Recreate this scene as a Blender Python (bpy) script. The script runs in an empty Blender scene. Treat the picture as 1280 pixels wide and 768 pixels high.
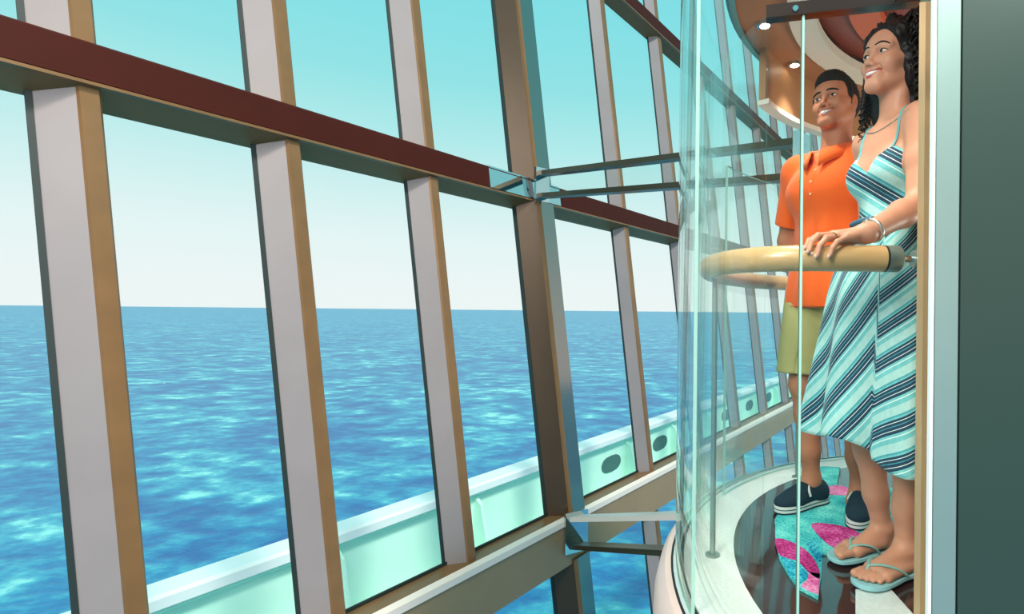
import bpy, bmesh, math, random
import numpy as np
from mathutils import Vector, Matrix

random.seed(7)
rng = np.random.default_rng(7)
SC = bpy.context.scene
COL = SC.collection
PI = math.pi
R = math.radians

# ------------------------------------------------------------------ camera
EYE = 0.82                      # height of the lens above the lift floor (z = 0)
cam_d = bpy.data.cameras.new('camera')
cam_d.sensor_width = 36.0
cam_d.lens = 700.0 / 1280.0 * 36.0
cam_d.shift_x = -0.125
cam_d.shift_y = 0.004
cam_d.clip_end = 60000
cam = bpy.data.objects.new('camera', cam_d)
COL.objects.link(cam)
cam.matrix_world = Matrix.Translation((0, 0, EYE)) @ Matrix.Rotation(R(90), 4, 'X') @ Matrix.Rotation(R(0.55), 4, 'Z')
SC.camera = cam

# ------------------------------------------------------------------ sky, sun, exposure
W = bpy.data.worlds.new('sky')
SC.world = W
W.use_nodes = True
nt = W.node_tree
nt.nodes.clear()
tc = nt.nodes.new('ShaderNodeTexCoord')
sp = nt.nodes.new('ShaderNodeSeparateXYZ')
rp = nt.nodes.new('ShaderNodeValToRGB')
bg = nt.nodes.new('ShaderNodeBackground')
ou = nt.nodes.new('ShaderNodeOutputWorld')
nt.links.new(tc.outputs['Generated'], sp.inputs[0])
nt.links.new(sp.outputs['Z'], rp.inputs['Fac'])
nt.links.new(rp.outputs['Color'], bg.inputs['Color'])
nt.links.new(bg.outputs['Background'], ou.inputs['Surface'])
cr = rp.color_ramp
cr.elements[0].position = 0.0
cr.elements[0].color = (0.86, 0.925, 0.925, 1)
cr.elements[1].position = 1.0
cr.elements[1].color = (0.13, 0.60, 0.72, 1)
for p_, c_ in ((0.05, (0.85, 0.925, 0.925, 1)), (0.116, (0.79, 0.92, 0.92, 1)), (0.20, (0.62, 0.87, 0.875, 1)), (0.27, (0.46, 0.83, 0.84, 1)), (0.36, (0.30, 0.77, 0.80, 1)), (0.46, (0.235, 0.745, 0.795, 1))):
    e = cr.elements.new(p_)
    e.color = c_
bg.inputs['Strength'].default_value = 1.0

sun_d = bpy.data.lights.new('sun', 'SUN')
sun_d.energy = 3.0
sun_d.angle = R(8)
sun_d.color = (1.0, 0.96, 0.9)
sun = bpy.data.objects.new('sun', sun_d)
COL.objects.link(sun)
sun.rotation_euler = Vector((-0.42, 0.50, -0.75)).to_track_quat('-Z', 'Y').to_euler()   # high, from behind the left shoulder


def lamp(name, loc, target, size, energy, color=(1, 1, 1)):
    d = bpy.data.lights.new(name, 'AREA')
    d.shape = 'DISK'
    d.size = size
    d.energy = energy
    d.color = color
    o = bpy.data.objects.new(name, d)
    COL.objects.link(o)
    o.location = loc
    o.rotation_euler = (Vector(target) - Vector(loc)).to_track_quat('-Z', 'Y').to_euler()
    return o


# added warm fill lamps, unseen, above and behind the viewpoint
lamp('fill_lamp', (-1.6, -1.6, 4.6), (0.9, 2.0, 0.9), 1.6, 150, (1.0, 0.90, 0.80))
lamp('fill_lamp', (-1.9, -1.3, 2.5), (0.8, 1.9, 1.3), 1.0, 100, (1.0, 0.93, 0.86))  # added lower down to brighten the faces
lamp('fill_lamp', (1.0, -2.6, 4.6), (0.0, 4.0, 0.6), 1.6, 110, (1.0, 0.88, 0.78))

SC.view_settings.view_transform = 'Standard'
SC.view_settings.look = 'None'
SC.view_settings.exposure = 0.0
SC.view_settings.gamma = 1.0
SC.view_settings.use_curve_mapping = False


SC.cycles.transparent_max_bounces = 32


# ------------------------------------------------------------------ materials
def srgb(r, g, b):
    f = lambda c: (c / 255 / 12.92) if c / 255 <= 0.04045 else ((c / 255 + 0.055) / 1.055) ** 2.4
    return (f(r), f(g), f(b), 1)


def mat(name, col, rough=0.5, metal=0.0, spec=0.5, noise=0.0, nscale=20.0, bump=0.0, bscale=60.0, sheen=0.0, sss=0.0, coat=0.0, stretch=None):
    m = bpy.data.materials.new(name)
    m.use_nodes = True
    t = m.node_tree
    b = t.nodes['Principled BSDF']
    b.inputs['Base Color'].default_value = col
    b.inputs['Roughness'].default_value = rough
    b.inputs['Metallic'].default_value = metal
    b.inputs['Specular IOR Level'].default_value = spec
    b.inputs['Coat Weight'].default_value = coat
    if sheen:
        b.inputs['Sheen Weight'].default_value = sheen
    if sss:
        b.inputs['Subsurface Weight'].default_value = sss
        b.inputs['Subsurface Radius'].default_value = (0.012, 0.005, 0.003)
        b.inputs['Subsurface Scale'].default_value = 1.0
    tcn = t.nodes.new('ShaderNodeTexCoord')
    vec = tcn.outputs['Object']
    if stretch:
        mp = t.nodes.new('ShaderNodeMapping')
        mp.inputs['Scale'].default_value = stretch
        t.links.new(vec, mp.inputs['Vector'])
        vec = mp.outputs['Vector']
    if noise:
        n = t.nodes.new('ShaderNodeTexNoise')
        n.inputs['Scale'].default_value = nscale
        n.inputs['Detail'].default_value = 5
        t.links.new(vec, n.inputs['Vector'])
        mx = t.nodes.new('ShaderNodeMixRGB')
        mx.blend_type = 'MULTIPLY'
        mx.inputs['Fac'].default_value = 1.0
        mx.inputs['Color1'].default_value = col
        r_ = t.nodes.new('ShaderNodeMapRange')
        r_.inputs['From Min'].default_value = 0.3
        r_.inputs['From Max'].default_value = 0.7
        r_.inputs['To Min'].default_value = 1.0 - noise
        r_.inputs['To Max'].default_value = 1.0 + noise * 0.4
        t.links.new(n.outputs['Fac'], r_.inputs['Value'])
        t.links.new(r_.outputs['Result'], mx.inputs['Color2'])
        t.links.new(mx.outputs['Color'], b.inputs['Base Color'])
    if bump:
        n2 = t.nodes.new('ShaderNodeTexNoise')
        n2.inputs['Scale'].default_value = bscale
        n2.inputs['Detail'].default_value = 4
        t.links.new(vec, n2.inputs['Vector'])
        bp = t.nodes.new('ShaderNodeBump')
        bp.inputs['Strength'].default_value = bump
        bp.inputs['Distance'].default_value = 0.01
        t.links.new(n2.outputs['Fac'], bp.inputs['Height'])
        t.links.new(bp.outputs['Normal'], b.inputs['Normal'])
    return m


def glass_mat(name, tint=(1, 1, 1, 1), ior=1.45, rough=0.0, gain=1.0):
    """thin architectural glass: clear, with Fresnel reflections"""
    m = bpy.data.materials.new(name)
    m.use_nodes = True
    t = m.node_tree
    t.nodes.clear()
    o = t.nodes.new('ShaderNodeOutputMaterial')
    mx = t.nodes.new('ShaderNodeMixShader')
    fr = t.nodes.new('ShaderNodeFresnel')
    fr.inputs['IOR'].default_value = ior
    tr = t.nodes.new('ShaderNodeBsdfTransparent')
    tr.inputs['Color'].default_value = tint
    gl = t.nodes.new('ShaderNodeBsdfGlossy')
    gl.inputs['Roughness'].default_value = rough
    gl.inputs['Color'].default_value = (0.92, 1.0, 0.98, 1)
    mu = t.nodes.new('ShaderNodeMath')
    mu.operation = 'MULTIPLY'
    mu.use_clamp = True
    mu.inputs[1].default_value = gain
    # the same Fresnel on both faces of a sheet (no total reflection inside it)
    geo = t.nodes.new('ShaderNodeNewGeometry')
    sg = t.nodes.new('ShaderNodeMapRange')
    sg.inputs['To Min'].default_value = ior
    sg.inputs['To Max'].default_value = 1.0 / ior
    t.links.new(geo.outputs['Backfacing'], sg.inputs['Value'])
    t.links.new(sg.outputs['Result'], fr.inputs['IOR'])
    t.links.new(fr.outputs['Fac'], mu.inputs[0])
    t.links.new(mu.outputs[0], mx.inputs['Fac'])
    t.links.new(tr.outputs[0], mx.inputs[1])
    t.links.new(gl.outputs[0], mx.inputs[2])
    t.links.new(mx.outputs[0], o.inputs['Surface'])
    return m


def emit_mat(name, col, s):
    m = bpy.data.materials.new(name)
    m.use_nodes = True
    b = m.node_tree.nodes['Principled BSDF']
    b.inputs['Base Color'].default_value = col
    b.inputs['Emission Color'].default_value = col
    b.inputs['Emission Strength'].default_value = s
    return m


M = {}
M['mullion'] = mat('mullion_grey', srgb(136, 126, 126), 0.45, 0.0, 0.4, 0.06, 3)
M['bronze'] = mat('bronze_edge', srgb(132, 95, 60), 0.38, 0.25, 0.5, 0.12, 6)
M['bronze_dark'] = mat('bronze_dark', srgb(76, 57, 40), 0.35, 0.35, 0.5, 0.1, 4)
M['red'] = mat('oxide_red', srgb(66, 22, 13), 0.6, 0.0, 0.15, 0.10, 5)
M['olive'] = mat('olive_underside', srgb(112, 84, 50), 0.5, 0.1)
M['tan'] = mat('tan_panel', srgb(160, 128, 92), 0.4, 0.15, 0.5, 0.06, 3)
M['nosing'] = mat('pale_nosing', srgb(236, 214, 200), 0.35)
M['gasket'] = mat('black_gasket', srgb(18, 34, 32), 0.6)
M['chrome'] = mat('polished_steel', srgb(205, 210, 212), 0.06, 1.0)
M['post_chrome'] = mat('post_chrome', srgb(150, 144, 138), 0.12, 1.0)
M['web'] = glass_mat('fin_glass', (0.93, 0.97, 0.96, 1), 1.2)
M['brushed'] = mat('brushed_steel', srgb(150, 166, 158), 0.35, 0.6, 0.5, 0.12, 4, stretch=(1, 1, 0.4))
M['darksteel'] = mat('dark_steel', srgb(86, 80, 66), 0.3, 0.8)
M['pane'] = glass_mat('window_glass', (0.975, 1.0, 0.99, 1), 1.12)
M['guard'] = glass_mat('guard_glass', (0.98, 0.995, 0.99, 1), 1.45, 0.0, 1.0)
M['low_guard'] = glass_mat('coated_guard_glass', (0.975, 0.995, 0.985, 1), 1.2)
M['clear'] = glass_mat('clear_glass', (0.985, 1.0, 0.995, 1), 1.15)
M['glass_edge'] = mat('glass_edge', srgb(176, 216, 200), 0.12, 0.0, 0.8)
M['terrazzo'] = mat('terrazzo', srgb(238, 242, 236), 0.3, 0.0, 0.5, 0.10, 90)
M['inset'] = mat('polished_granite', srgb(62, 36, 34), 0.05, 0.0, 0.8, 0.1, 10, coat=0.5)
M['pink'] = mat('pink_fascia', srgb(238, 204, 192), 0.35, 0.0, 0.5, 0.04, 4)
M['seal'] = mat('black_seal', srgb(20, 26, 26), 0.5)
M['white'] = mat('white_paint', srgb(238, 242, 240), 0.4)
M['mint'] = mat('mint_paint', srgb(206, 250, 230), 0.45, 0.0, 0.4, 0.06, 2)
M['hole'] = mat('fairlead_dark', srgb(70, 110, 104), 0.7)
M['wood'] = mat('maple_wood', srgb(214, 168, 112), 0.32, 0.0, 0.5, 0.14, 6, stretch=(1, 8, 8), coat=0.4)
M['trimwood'] = mat('trim_wood', srgb(196, 160, 118), 0.4, 0.0, 0.5, 0.1, 6, stretch=(6, 6, 1))
M['wall'] = mat('green_grey_laminate', srgb(42, 58, 50), 0.35, 0.0, 0.4, 0.05, 2)
M['ceil_brown'] = mat('ceiling_brown', srgb(168, 116, 78), 0.5)
M['ceil_white'] = mat('ceiling_white', srgb(226, 224, 206), 0.5)
M['ceil_orange'] = mat('ceiling_terracotta', srgb(220, 106, 60), 0.45)
M['ceil_dark'] = mat('ceiling_dark_red', srgb(140, 62, 40), 0.45)
M['teal_rim'] = mat('teal_rim', srgb(96, 150, 142), 0.15, 0.0, 0.8)
M['header'] = mat('header_tan', srgb(176, 128, 84), 0.5, 0, 0.4, 0.06, 3)
M['bar'] = mat('bar_brown_black', srgb(62, 44, 38), 0.15, 0.4)
M['bulb'] = emit_mat('lamp_glow', (1.0, 0.9, 0.75, 1), 12.0)


# ------------------------------------------------------------------ object helpers
def link(o, parent=None):
    COL.objects.link(o)
    if parent is not None:
        o.parent = parent
    return o


def mesh_obj(name, verts, faces, m, parent=None, smooth=False):
    me = bpy.data.meshes.new(name)
    me.from_pydata([tuple(v) for v in verts], [], faces)
    me.update()
    if m is not None:
        me.materials.append(m)
    if smooth:
        for p in me.polygons:
            p.use_smooth = True
    return link(bpy.data.objects.new(name, me), parent)


def bm_obj(name, bm, m, parent=None, smooth=False):
    bmesh.ops.recalc_face_normals(bm, faces=bm.faces[:])
    me = bpy.data.meshes.new(name)
    bm.to_mesh(me)
    bm.free()
    if m is not None:
        me.materials.append(m)
    if smooth:
        for p in me.polygons:
            p.use_smooth = True
    return link(bpy.data.objects.new(name, me), parent)


def thing(name, label, cat, loc=(0, 0, 0), rotz=0.0, group=None, kind=None):
    o = bpy.data.objects.new(name, None)
    o.empty_display_size = 0.1
    o.location = loc
    o.rotation_euler = (0, 0, rotz)
    COL.objects.link(o)
    if label:
        o['label'] = label
    if cat:
        o['category'] = cat
    if group:
        o['group'] = group
    if kind:
        o['kind'] = kind
    return o


def prism(name, loop, loop2, m, parent=None, smooth=False):
    """a solid between two matching 3D loops"""
    n = len(loop)
    v = list(loop) + list(loop2)
    f = [tuple(range(n - 1, -1, -1)), tuple(range(n, 2 * n))]
    for i in range(n):
        j = (i + 1) % n
        f.append((i, j, n + j, n + i))
    bm = bmesh.new()
    vs = [bm.verts.new(p) for p in v]
    for q in f:
        bm.faces.new([vs[k] for k in q])
    return bm_obj(name, bm, m, parent, smooth)


def box(name, lo, hi, m, parent=None, bevel=0.0):
    bm = bmesh.new()
    bmesh.ops.create_cube(bm, size=1.0)
    for v in bm.verts:
        v.co = Vector([(lo[i] + hi[i]) / 2 + v.co[i] * (hi[i] - lo[i]) for i in range(3)])
    if bevel:
        bmesh.ops.bevel(bm, geom=bm.edges[:], offset=bevel, segments=2, affect='EDGES')
    return bm_obj(name, bm, m, parent)


def tube_geo(pts, radii, sides=10, cap=True, flat=1.0):
    pts = [Vector(p) for p in pts]
    n = len(pts)
    if not hasattr(radii, '__len__'):
        radii = [radii] * n
    verts, faces = [], []
    t0 = (pts[1] - pts[0]).normalized()
    up = Vector((0, 0, 1)) if abs(t0.z) < 0.9 else Vector((1, 0, 0))
    u = t0.cross(up).normalized()
    for i in range(n):
        t = (pts[min(i + 1, n - 1)] - pts[max(i - 1, 0)]).normalized()
        u = (u - t * u.dot(t)).normalized()
        w = t.cross(u)
        for k in range(sides):
            a = 2 * PI * k / sides
            verts.append(pts[i] + (u * math.cos(a) + w * math.sin(a) * flat) * radii[i])
    for i in range(n - 1):
        for k in range(sides):
            k2 = (k + 1) % sides
            faces.append((i * sides + k, i * sides + k2, (i + 1) * sides + k2, (i + 1) * sides + k))
    if cap:
        faces.append(tuple(range(sides - 1, -1, -1)))
        faces.append(tuple(range((n - 1) * sides, n * sides)))
    return verts, faces


def tube(name, pts, radii, m, parent=None, sides=10, flat=1.0):
    v, f = tube_geo(pts, radii, sides, True, flat)
    o = mesh_obj(name, v, f, m, parent, True)
    o.data.set_sharp_from_angle(angle=R(50))
    return o


def lathe(name, profile, m, parent=None, center=(0, 0), a0=0.0, a1=2 * PI, seg=64, smooth=True, closed=False):
    """profile: list of (r, z); swept round a vertical axis"""
    verts, faces = [], []
    n = len(profile)
    full = abs(a1 - a0 - 2 * PI) < 1e-6
    cnt = seg if full else seg + 1
    for i in range(cnt):
        a = a0 + (a1 - a0) * i / seg
        for r, z in profile:
            verts.append((center[0] + r * math.cos(a), center[1] + r * math.sin(a), z))
    for i in range(seg):
        i2 = (i + 1) % cnt
        for k in range(n if closed else n - 1):
            k2 = (k + 1) % n
            faces.append((i * n + k, i2 * n + k, i2 * n + k2, i * n + k2))
    if closed and not full:
        faces.append(tuple(range(n)))
        faces.append(tuple(range((cnt - 1) * n + n - 1, (cnt - 1) * n - 1, -1)))
    bm = bmesh.new()
    vs = [bm.verts.new(p) for p in verts]
    for q in faces:
        bm.faces.new([vs[k] for k in q])
    bmesh.ops.remove_doubles(bm, verts=bm.verts[:], dist=1e-6)
    o = bm_obj(name, bm, m, parent, smooth)
    if smooth:
        try:
            for e in o.data.edges:
                pass
            o.data.set_sharp_from_angle(angle=R(35))
        except Exception:
            pass
    return o


def spline(pts, n):
    """Catmull-Rom through pts"""
    P = [Vector(p) for p in pts]
    P = [P[0] * 2 - P[1]] + P + [P[-1] * 2 - P[-2]]
    out = []
    segs = len(P) - 3
    for i in range(n):
        s = i / (n - 1) * segs
        k = min(int(s), segs - 1)
        t = s - k
        a, b, c, d = P[k], P[k + 1], P[k + 2], P[k + 3]
        out.append(0.5 * ((2 * b) + (-a + c) * t + (2 * a - 5 * b + 4 * c - d) * t * t + (-a + 3 * b - 3 * c + d) * t ** 3))
    return out

# ------------------------------------------------------------------ the sea
sm = bpy.data.materials.new('sea_water')
sm.use_nodes = True
t = sm.node_tree
b = t.nodes['Principled BSDF']
b.inputs['Roughness'].default_value = 0.35
b.inputs['Specular IOR Level'].default_value = 0.6
tcn = t.nodes.new('ShaderNodeTexCoord')
def _noise(scale, detail, stretch):
    mp = t.nodes.new('ShaderNodeMapping')
    mp.inputs['Scale'].default_value = stretch
    mp.inputs['Rotation'].default_value = (0, 0, R(20))
    n = t.nodes.new('ShaderNodeTexNoise')
    n.inputs['Scale'].default_value = scale
    n.inputs['Detail'].default_value = detail
    n.inputs['Roughness'].default_value = 0.62
    t.links.new(tcn.outputs['Object'], mp.inputs['Vector'])
    t.links.new(mp.outputs['Vector'], n.inputs['Vector'])
    return n
n1 = _noise(0.30, 7, (0.8, 1.0, 1))
n2 = _noise(0.06, 5, (0.7, 1.0, 1))
ad = t.nodes.new('ShaderNodeMath'); ad.operation = 'MULTIPLY_ADD'
ad.inputs[1].default_value = 0.72
md = t.nodes.new('ShaderNodeMath'); md.operation = 'MULTIPLY'
md.inputs[1].default_value = 0.28
t.links.new(n2.outputs['Fac'], md.inputs[0])
t.links.new(n1.outputs['Fac'], ad.inputs[0])
t.links.new(md.outputs[0], ad.inputs[2])
rmp = t.nodes.new('ShaderNodeValToRGB')  # light and dark of the waves painted into the water colour
rmp.color_ramp.elements[0].position = 0.41
rmp.color_ramp.elements[0].color = srgb(10, 90, 154)
rmp.color_ramp.elements[1].position = 0.63
rmp.color_ramp.elements[1].color = srgb(150, 224, 218)
e = rmp.color_ramp.elements.new(0.50); e.color = srgb(26, 128, 174)
e = rmp.color_ramp.elements.new(0.57); e.color = srgb(70, 172, 192)
t.links.new(ad.outputs[0], rmp.inputs['Fac'])
t.links.new(rmp.outputs['Color'], b.inputs['Base Color'])
bp = t.nodes.new('ShaderNodeBump')
bp.inputs['Strength'].default_value = 0.35
bp.inputs['Distance'].default_value = 0.6
t.links.new(ad.outputs[0], bp.inputs['Height'])
t.links.new(bp.outputs['Normal'], b.inputs['Normal'])
SEA_Z = -15.0
xs = [-30000, -8000, -2000, -500, 0, 500, 2000, 8000, 30000]
vs = [(x, y, SEA_Z) for y in xs for x in xs]
fs = [(j * 9 + i, j * 9 + i + 1, j * 9 + i + 10, j * 9 + i + 9) for j in range(8) for i in range(8)]
sea = mesh_obj('sea', vs, fs, sm)
sea['kind'] = 'stuff'
sea['label'] = 'rippled blue sea stretching to the horizon beyond the windows'
sea['category'] = 'sea'

# ------------------------------------------------------------------ the raked window wall
HX, HY = 0.5017, 0.8650          # along the wall, away from the lens
NX, NY = -0.8650, 0.5017         # outwards
ZS, ZL = -1.02, 1.80             # sill and lip of the first transom
LEAN, SKEW = 0.107, 0.0458


def nplane(z):
    return 3.2 + LEAN * (z - ZS)


def F(tt, d, z, skew=True):
    """t along the wall (measured at the lip), d metres inwards of the glass, height z"""
    ts = tt + (SKEW * (ZL - z) if skew else 0.0)
    n = nplane(z) - d
    return Vector((HX * ts + NX * n, HY * ts + NY * n, z))


wall = thing('wall_left', 'raked glazed wall of grey mullions and oxide red transoms', None, kind='structure')
T_MULL = [-5.2, -3.6, -2.7, -1.85, -1.0, -0.12, 0.755, 1.635, 2.631, None, 5.35, 6.80, 8.25, 9.7, 11.15, 12.6, 14.05, 15.5, 17.0, 18.5, 20.0]
T_POST = 3.757
LEVELS = [(-4.0, -1.40), (ZS, ZL + 0.005), (ZL + 0.19, 4.62), (4.83, 7.2)]
MW = (0.131, 0.10, 0.076)


def mullion(tt, z0, z1):
    a, d, w = MW
    e = 0.004
    # splayed grey flank, bronze nose, black gasket
    f = []
    prism('mullion', [F(tt, 0, z0), F(tt + a, d, z0), F(tt + a + w, d, z0), F(tt + a + w + 0.02, 0, z0)],
          [F(tt, 0, z1), F(tt + a, d, z1), F(tt + a + w, d, z1), F(tt + a + w + 0.02, 0, z1)], M['mullion'], wall)
    c = [(a - 0.002, d), (a, d + 0.012), (a + w, d + 0.012), (a + w + 0.008, d - 0.02), (a + w + 0.002, d)]
    c = [(a - 0.004, d - 0.001), (a + 0.004, d + 0.012), (a + w - 0.006, d + 0.012), (a + w + 0.004, d)]
    prism('mullion_nose', [F(tt + p, q, z0) for p, q in c], [F(tt + p, q, z1) for p, q in c], M['bronze'], wall)
    g = [(-0.012, 0.0), (-0.012, 0.006), (0.010, 0.012), (0.002, 0.0)]
    prism('gasket', [F(tt + p, q, z0) for p, q in g], [F(tt + p, q, z1) for p, q in g], M['gasket'], wall)


for tt in T_MULL:
    if tt is None:
        continue
    for (z0, z1) in LEVELS:
        mullion(tt, z0, z1)
# the deep post with a polished face
for (z0, z1) in LEVELS:
    c = [(0, 0), (0.14, 0.17), (0.35, 0.17), (0.37, 0)]
    prism('post', [F(T_POST + p, q, z0) for p, q in c], [F(T_POST + p, q, z1) for p, q in c], M['bronze_dark'], wall)
    c = [(0.158, 0.171), (0.162, 0.182), (0.340, 0.182), (0.345, 0.171)]
    prism('post_face', [F(T_POST + p, q, z0) for p, q in c], [F(T_POST + p, q, z1) for p, q in c], M['post_chrome'], wall)
    c = [(0.128, 0.15), (0.135, 0.18), (0.158, 0.186), (0.158, 0.171)]
    prism('post_edge', [F(T_POST + p, q, z0) for p, q in c], [F(T_POST + p, q, z1) for p, q in c], M['bronze'], wall)
    c = [(-0.024, 0), (-0.024, 0.010), (0.012, 0.016), (0.004, 0)]
    prism('gasket', [F(T_POST + p, q, z0) for p, q in c], [F(T_POST + p, q, z1) for p, q in c], M['gasket'], wall)
# glass panes, one per bay and storey
ts = sorted([q for q in T_MULL if q is not None] + [T_POST])
for (z0, z1) in LEVELS:
    for i in range(len(ts) - 1):
        l, r_ = ts[i] + 0.05, ts[i + 1] + 0.02
        o = mesh_obj('pane', [F(l, 0.004, z0), F(r_, 0.004, z0), F(r_, 0.004, z1), F(l, 0.004, z1)], [(0, 1, 2, 3)], M['pane'], wall)


def run(name, prof, m, t0=-5.4, t1=20.3):
    """a profile (d, z) run along the wall"""
    return prism(name, [F(t0, d + nplane(z) - nplane(zr), z, False) for d, z, zr in prof],
                 [F(t1, d + nplane(z) - nplane(zr), z, False) for d, z, zr in prof], m, wall)


def transom(zl):
    n0 = zl
    run('transom', [(-0.02, zl - 0.074, n0), (0.115, zl - 0.004, n0), (0.125, zl + 0.012, n0), (0.125, zl + 0.19, n0), (-0.02, zl + 0.21, n0)], M['olive'])
    run('transom_face', [(0.125, zl + 0.022, n0), (0.131, zl + 0.024, n0), (0.131, zl + 0.186, n0), (0.115, zl + 0.197, n0), (0.115, zl + 0.19, n0)], M['red'])
    run('transom_lip', [(0.112, zl - 0.004, n0), (0.142, zl + 0.002, n0), (0.142, zl + 0.016, n0), (0.125, zl + 0.022, n0)], M['bronze'])


transom(ZL)
transom(4.64)
# the sill: ledge, pale nosing, tan front
run('sill', [(-0.03, ZS, ZS), (0.17, ZS, ZS), (0.19, ZS - 0.045, ZS), (0.19, -1.44, ZS), (-0.03, -1.44, ZS)], M['tan'])
run('sill_ledge', [(0.0, ZS, ZS), (0.15, ZS, ZS), (0.15, ZS + 0.006, ZS), (0.0, ZS + 0.012, ZS)], M['bronze'])
run('sill_nosing', [(0.15, ZS - 0.02, ZS), (0.205, ZS - 0.045, ZS), (0.205, ZS + 0.004, ZS), (0.15, ZS + 0.014, ZS)], M['nosing'])
run('gasket', [(0.0, ZS + 0.01, ZS), (0.014, ZS + 0.01, ZS), (0.014, ZS + 0.034, ZS), (0.0, ZS + 0.034, ZS)], M['gasket'])
# polished sleeve on the transom where the strut lands
prism('transom_sleeve', [F(T_POST - 0.42, 0.133, ZL + 0.02), F(T_POST - 0.42, 0.15, ZL + 0.02), F(T_POST - 0.42, 0.15, ZL + 0.2), F(T_POST - 0.42, 0.1, ZL + 0.2)],
      [F(T_POST + 0.5, 0.133, ZL + 0.02), F(T_POST + 0.5, 0.15, ZL + 0.02), F(T_POST + 0.5, 0.15, ZL + 0.2), F(T_POST + 0.5, 0.1, ZL + 0.2)], M['chrome'], wall)

# ------------------------------------------------------------------ bulwark outside
bw = thing('bulwark', 'pale mint ship bulwark with a white cap rail outside the windows', 'bulwark')


def G(tt, n, z):
    return Vector((HX * tt + NX * n, HY * tt + NY * n, z))


def grun(name, prof, m, t0=-6, t1=60):
    return prism(name, [G(t0, n, z) for n, z in prof], [G(t1, n, z) for n, z in prof], m, bw)


grun('cap_rail', [(5.44, -1.56), (5.44, -1.475), (5.47, -1.45), (5.74, -1.45), (5.78, -1.475), (5.78, -1.56)], M['white'])
grun('wall_plate', [(5.58, -2.75), (5.58, -1.56), (5.66, -1.56), (5.66, -2.75)], M['mint'])
grun('waist_rail', [(5.53, -1.62), (5.53, -1.56), (5.6, -1.56), (5.6, -1.66)], M['mint'])
grun('ledge', [(5.05, -2.78), (5.05, -2.66), (5.1, -2.62), (5.6, -2.58), (5.6, -2.78)], M['mint'])
for k in range(26):
    tt = -4.2 + 1.9 * k
    prism('rib', [G(tt, 5.6, -2.6), G(tt, 5.25, -2.6), G(tt, 5.46, -1.74), G(tt, 5.6, -1.62)],
          [G(tt + 0.05, 5.6, -2.6), G(tt + 0.05, 5.25, -2.6), G(tt + 0.05, 5.46, -1.74), G(tt + 0.05, 5.6, -1.62)], M['mint'], bw)
for k in range(10):
    tt = 8.62 + 1.9 * k
    lo, lo2 = [], []
    for q in range(16):
        a = 2 * PI * q / 16
        lo.append(G(tt + 0.32 * math.cos(a) * (abs(math.cos(a)) ** -0.3 if abs(math.cos(a)) > .01 else 1), 5.57, -1.98 + 0.15 * math.sin(a)))
        lo2.append(G(tt + 0.32 * math.cos(a) * (abs(math.cos(a)) ** -0.3 if abs(math.cos(a)) > .01 else 1), 5.585, -1.98 + 0.15 * math.sin(a)))
    prism('fairlead', lo, lo2, M['hole'], bw)

# ------------------------------------------------------------------ polished struts between wall and lift


def strut(name, p0, p1, hgt, wid, label):
    s = thing(name, label, 'strut', p0, group='polished struts bracing the lift shaft')
    p0, p1 = Vector(p0), Vector(p1)
    d = (p1 - p0)
    side = Vector((d.y, -d.x, 0)).normalized()     # towards the lens side
    if side.y > 0:
        side = -side
    up = Vector((0, 0, 1))
    o0, o1 = Vector((0, 0, 0)), d

    def bar(nm, u0, u1, s0, s1, m):
        prism(nm, [o0 + up * u0 + side * s0, o0 + up * u0 + side * s1, o0 + up * u1 + side * s1, o0 + up * u1 + side * s0],
              [o1 + up * u0 + side * s0, o1 + up * u0 + side * s1, o1 + up * u1 + side * s1, o1 + up * u1 + side * s0], m, s)
    bar('glass_web', -hgt / 2, hgt / 2, -0.01, 0.01, M['web'])
    bar('flange', hgt / 2 - 0.02, hgt / 2 + 0.02, -wid, wid, M['darksteel'] if hgt < 0.22 else M['nosing'])  # lower strut's top flange coloured pale in place of a highlight
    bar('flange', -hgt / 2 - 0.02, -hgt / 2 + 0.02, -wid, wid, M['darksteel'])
    # end plate on the wall
    dn = d.normalized()
    for nm, q in (('end_plate', 0.0), ('end_plate', d.length - 0.03)):
        a = dn * q
        prism(nm, [a + up * (-hgt * .75) - side * wid * 1.6, a + up * (-hgt * .75) + side * wid * 1.6, a + up * (hgt * .75) + side * wid * 1.6, a + up * (hgt * .75) - side * wid * 1.6],
              [a + dn * .03 + up * (-hgt * .75) - side * wid * 1.6, a + dn * .03 + up * (-hgt * .75) + side * wid * 1.6, a + dn * .03 + up * (hgt * .75) + side * wid * 1.6, a + dn * .03 + up * (hgt * .75) - side * wid * 1.6], M['chrome'], s)
    return s


strut('upper_strut', (-0.90, 5.03, 1.945), (0.93, 3.21, 1.70), 0.20, 0.045, 'upper polished steel strut from the window post to the glass lift')
strut('lower_strut', (-0.55, 4.93, -1.13), (0.70, 3.12, -0.42), 0.24, 0.07, 'lower polished steel strut from the window sill to the lift base')

# ------------------------------------------------------------------ right-hand wall and jamb
wr = thing('wall_right', 'dark green grey wall panel beside the glass lift', None, kind='structure')
box('wall_panel', (0.572, 1.0, -3.0), (2.8, 1.03, 2.7), M['wall'], wr)
box('wall_core', (0.66, 1.03, -3.0), (2.8, 1.13, 2.7), M['wall'], wr)
box('shadow_gap', (0.5675, 1.004, -3.0), (0.572, 1.02, 2.7), M['seal'], wr)
box('steel_jamb', (0.5235, 0.997, -3.0), (0.5675, 1.012, 2.7), M['brushed'], wr, 0.002)
box('jamb_edge', (0.5185, 0.998, -3.0), (0.5235, 1.008, 2.7), M['white'], wr)
fw = thing('wall_back', 'inner front wall of the lift with a wooden edge strip', None, kind='structure')
box('wall_panel', (0.742, 1.40, 0.0), (2.9, 1.44, 2.02), M['header'], fw)
box('edge_strip', (0.706, 1.398, -0.05), (0.744, 1.43, 2.02), M['trimwood'], fw)
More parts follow.
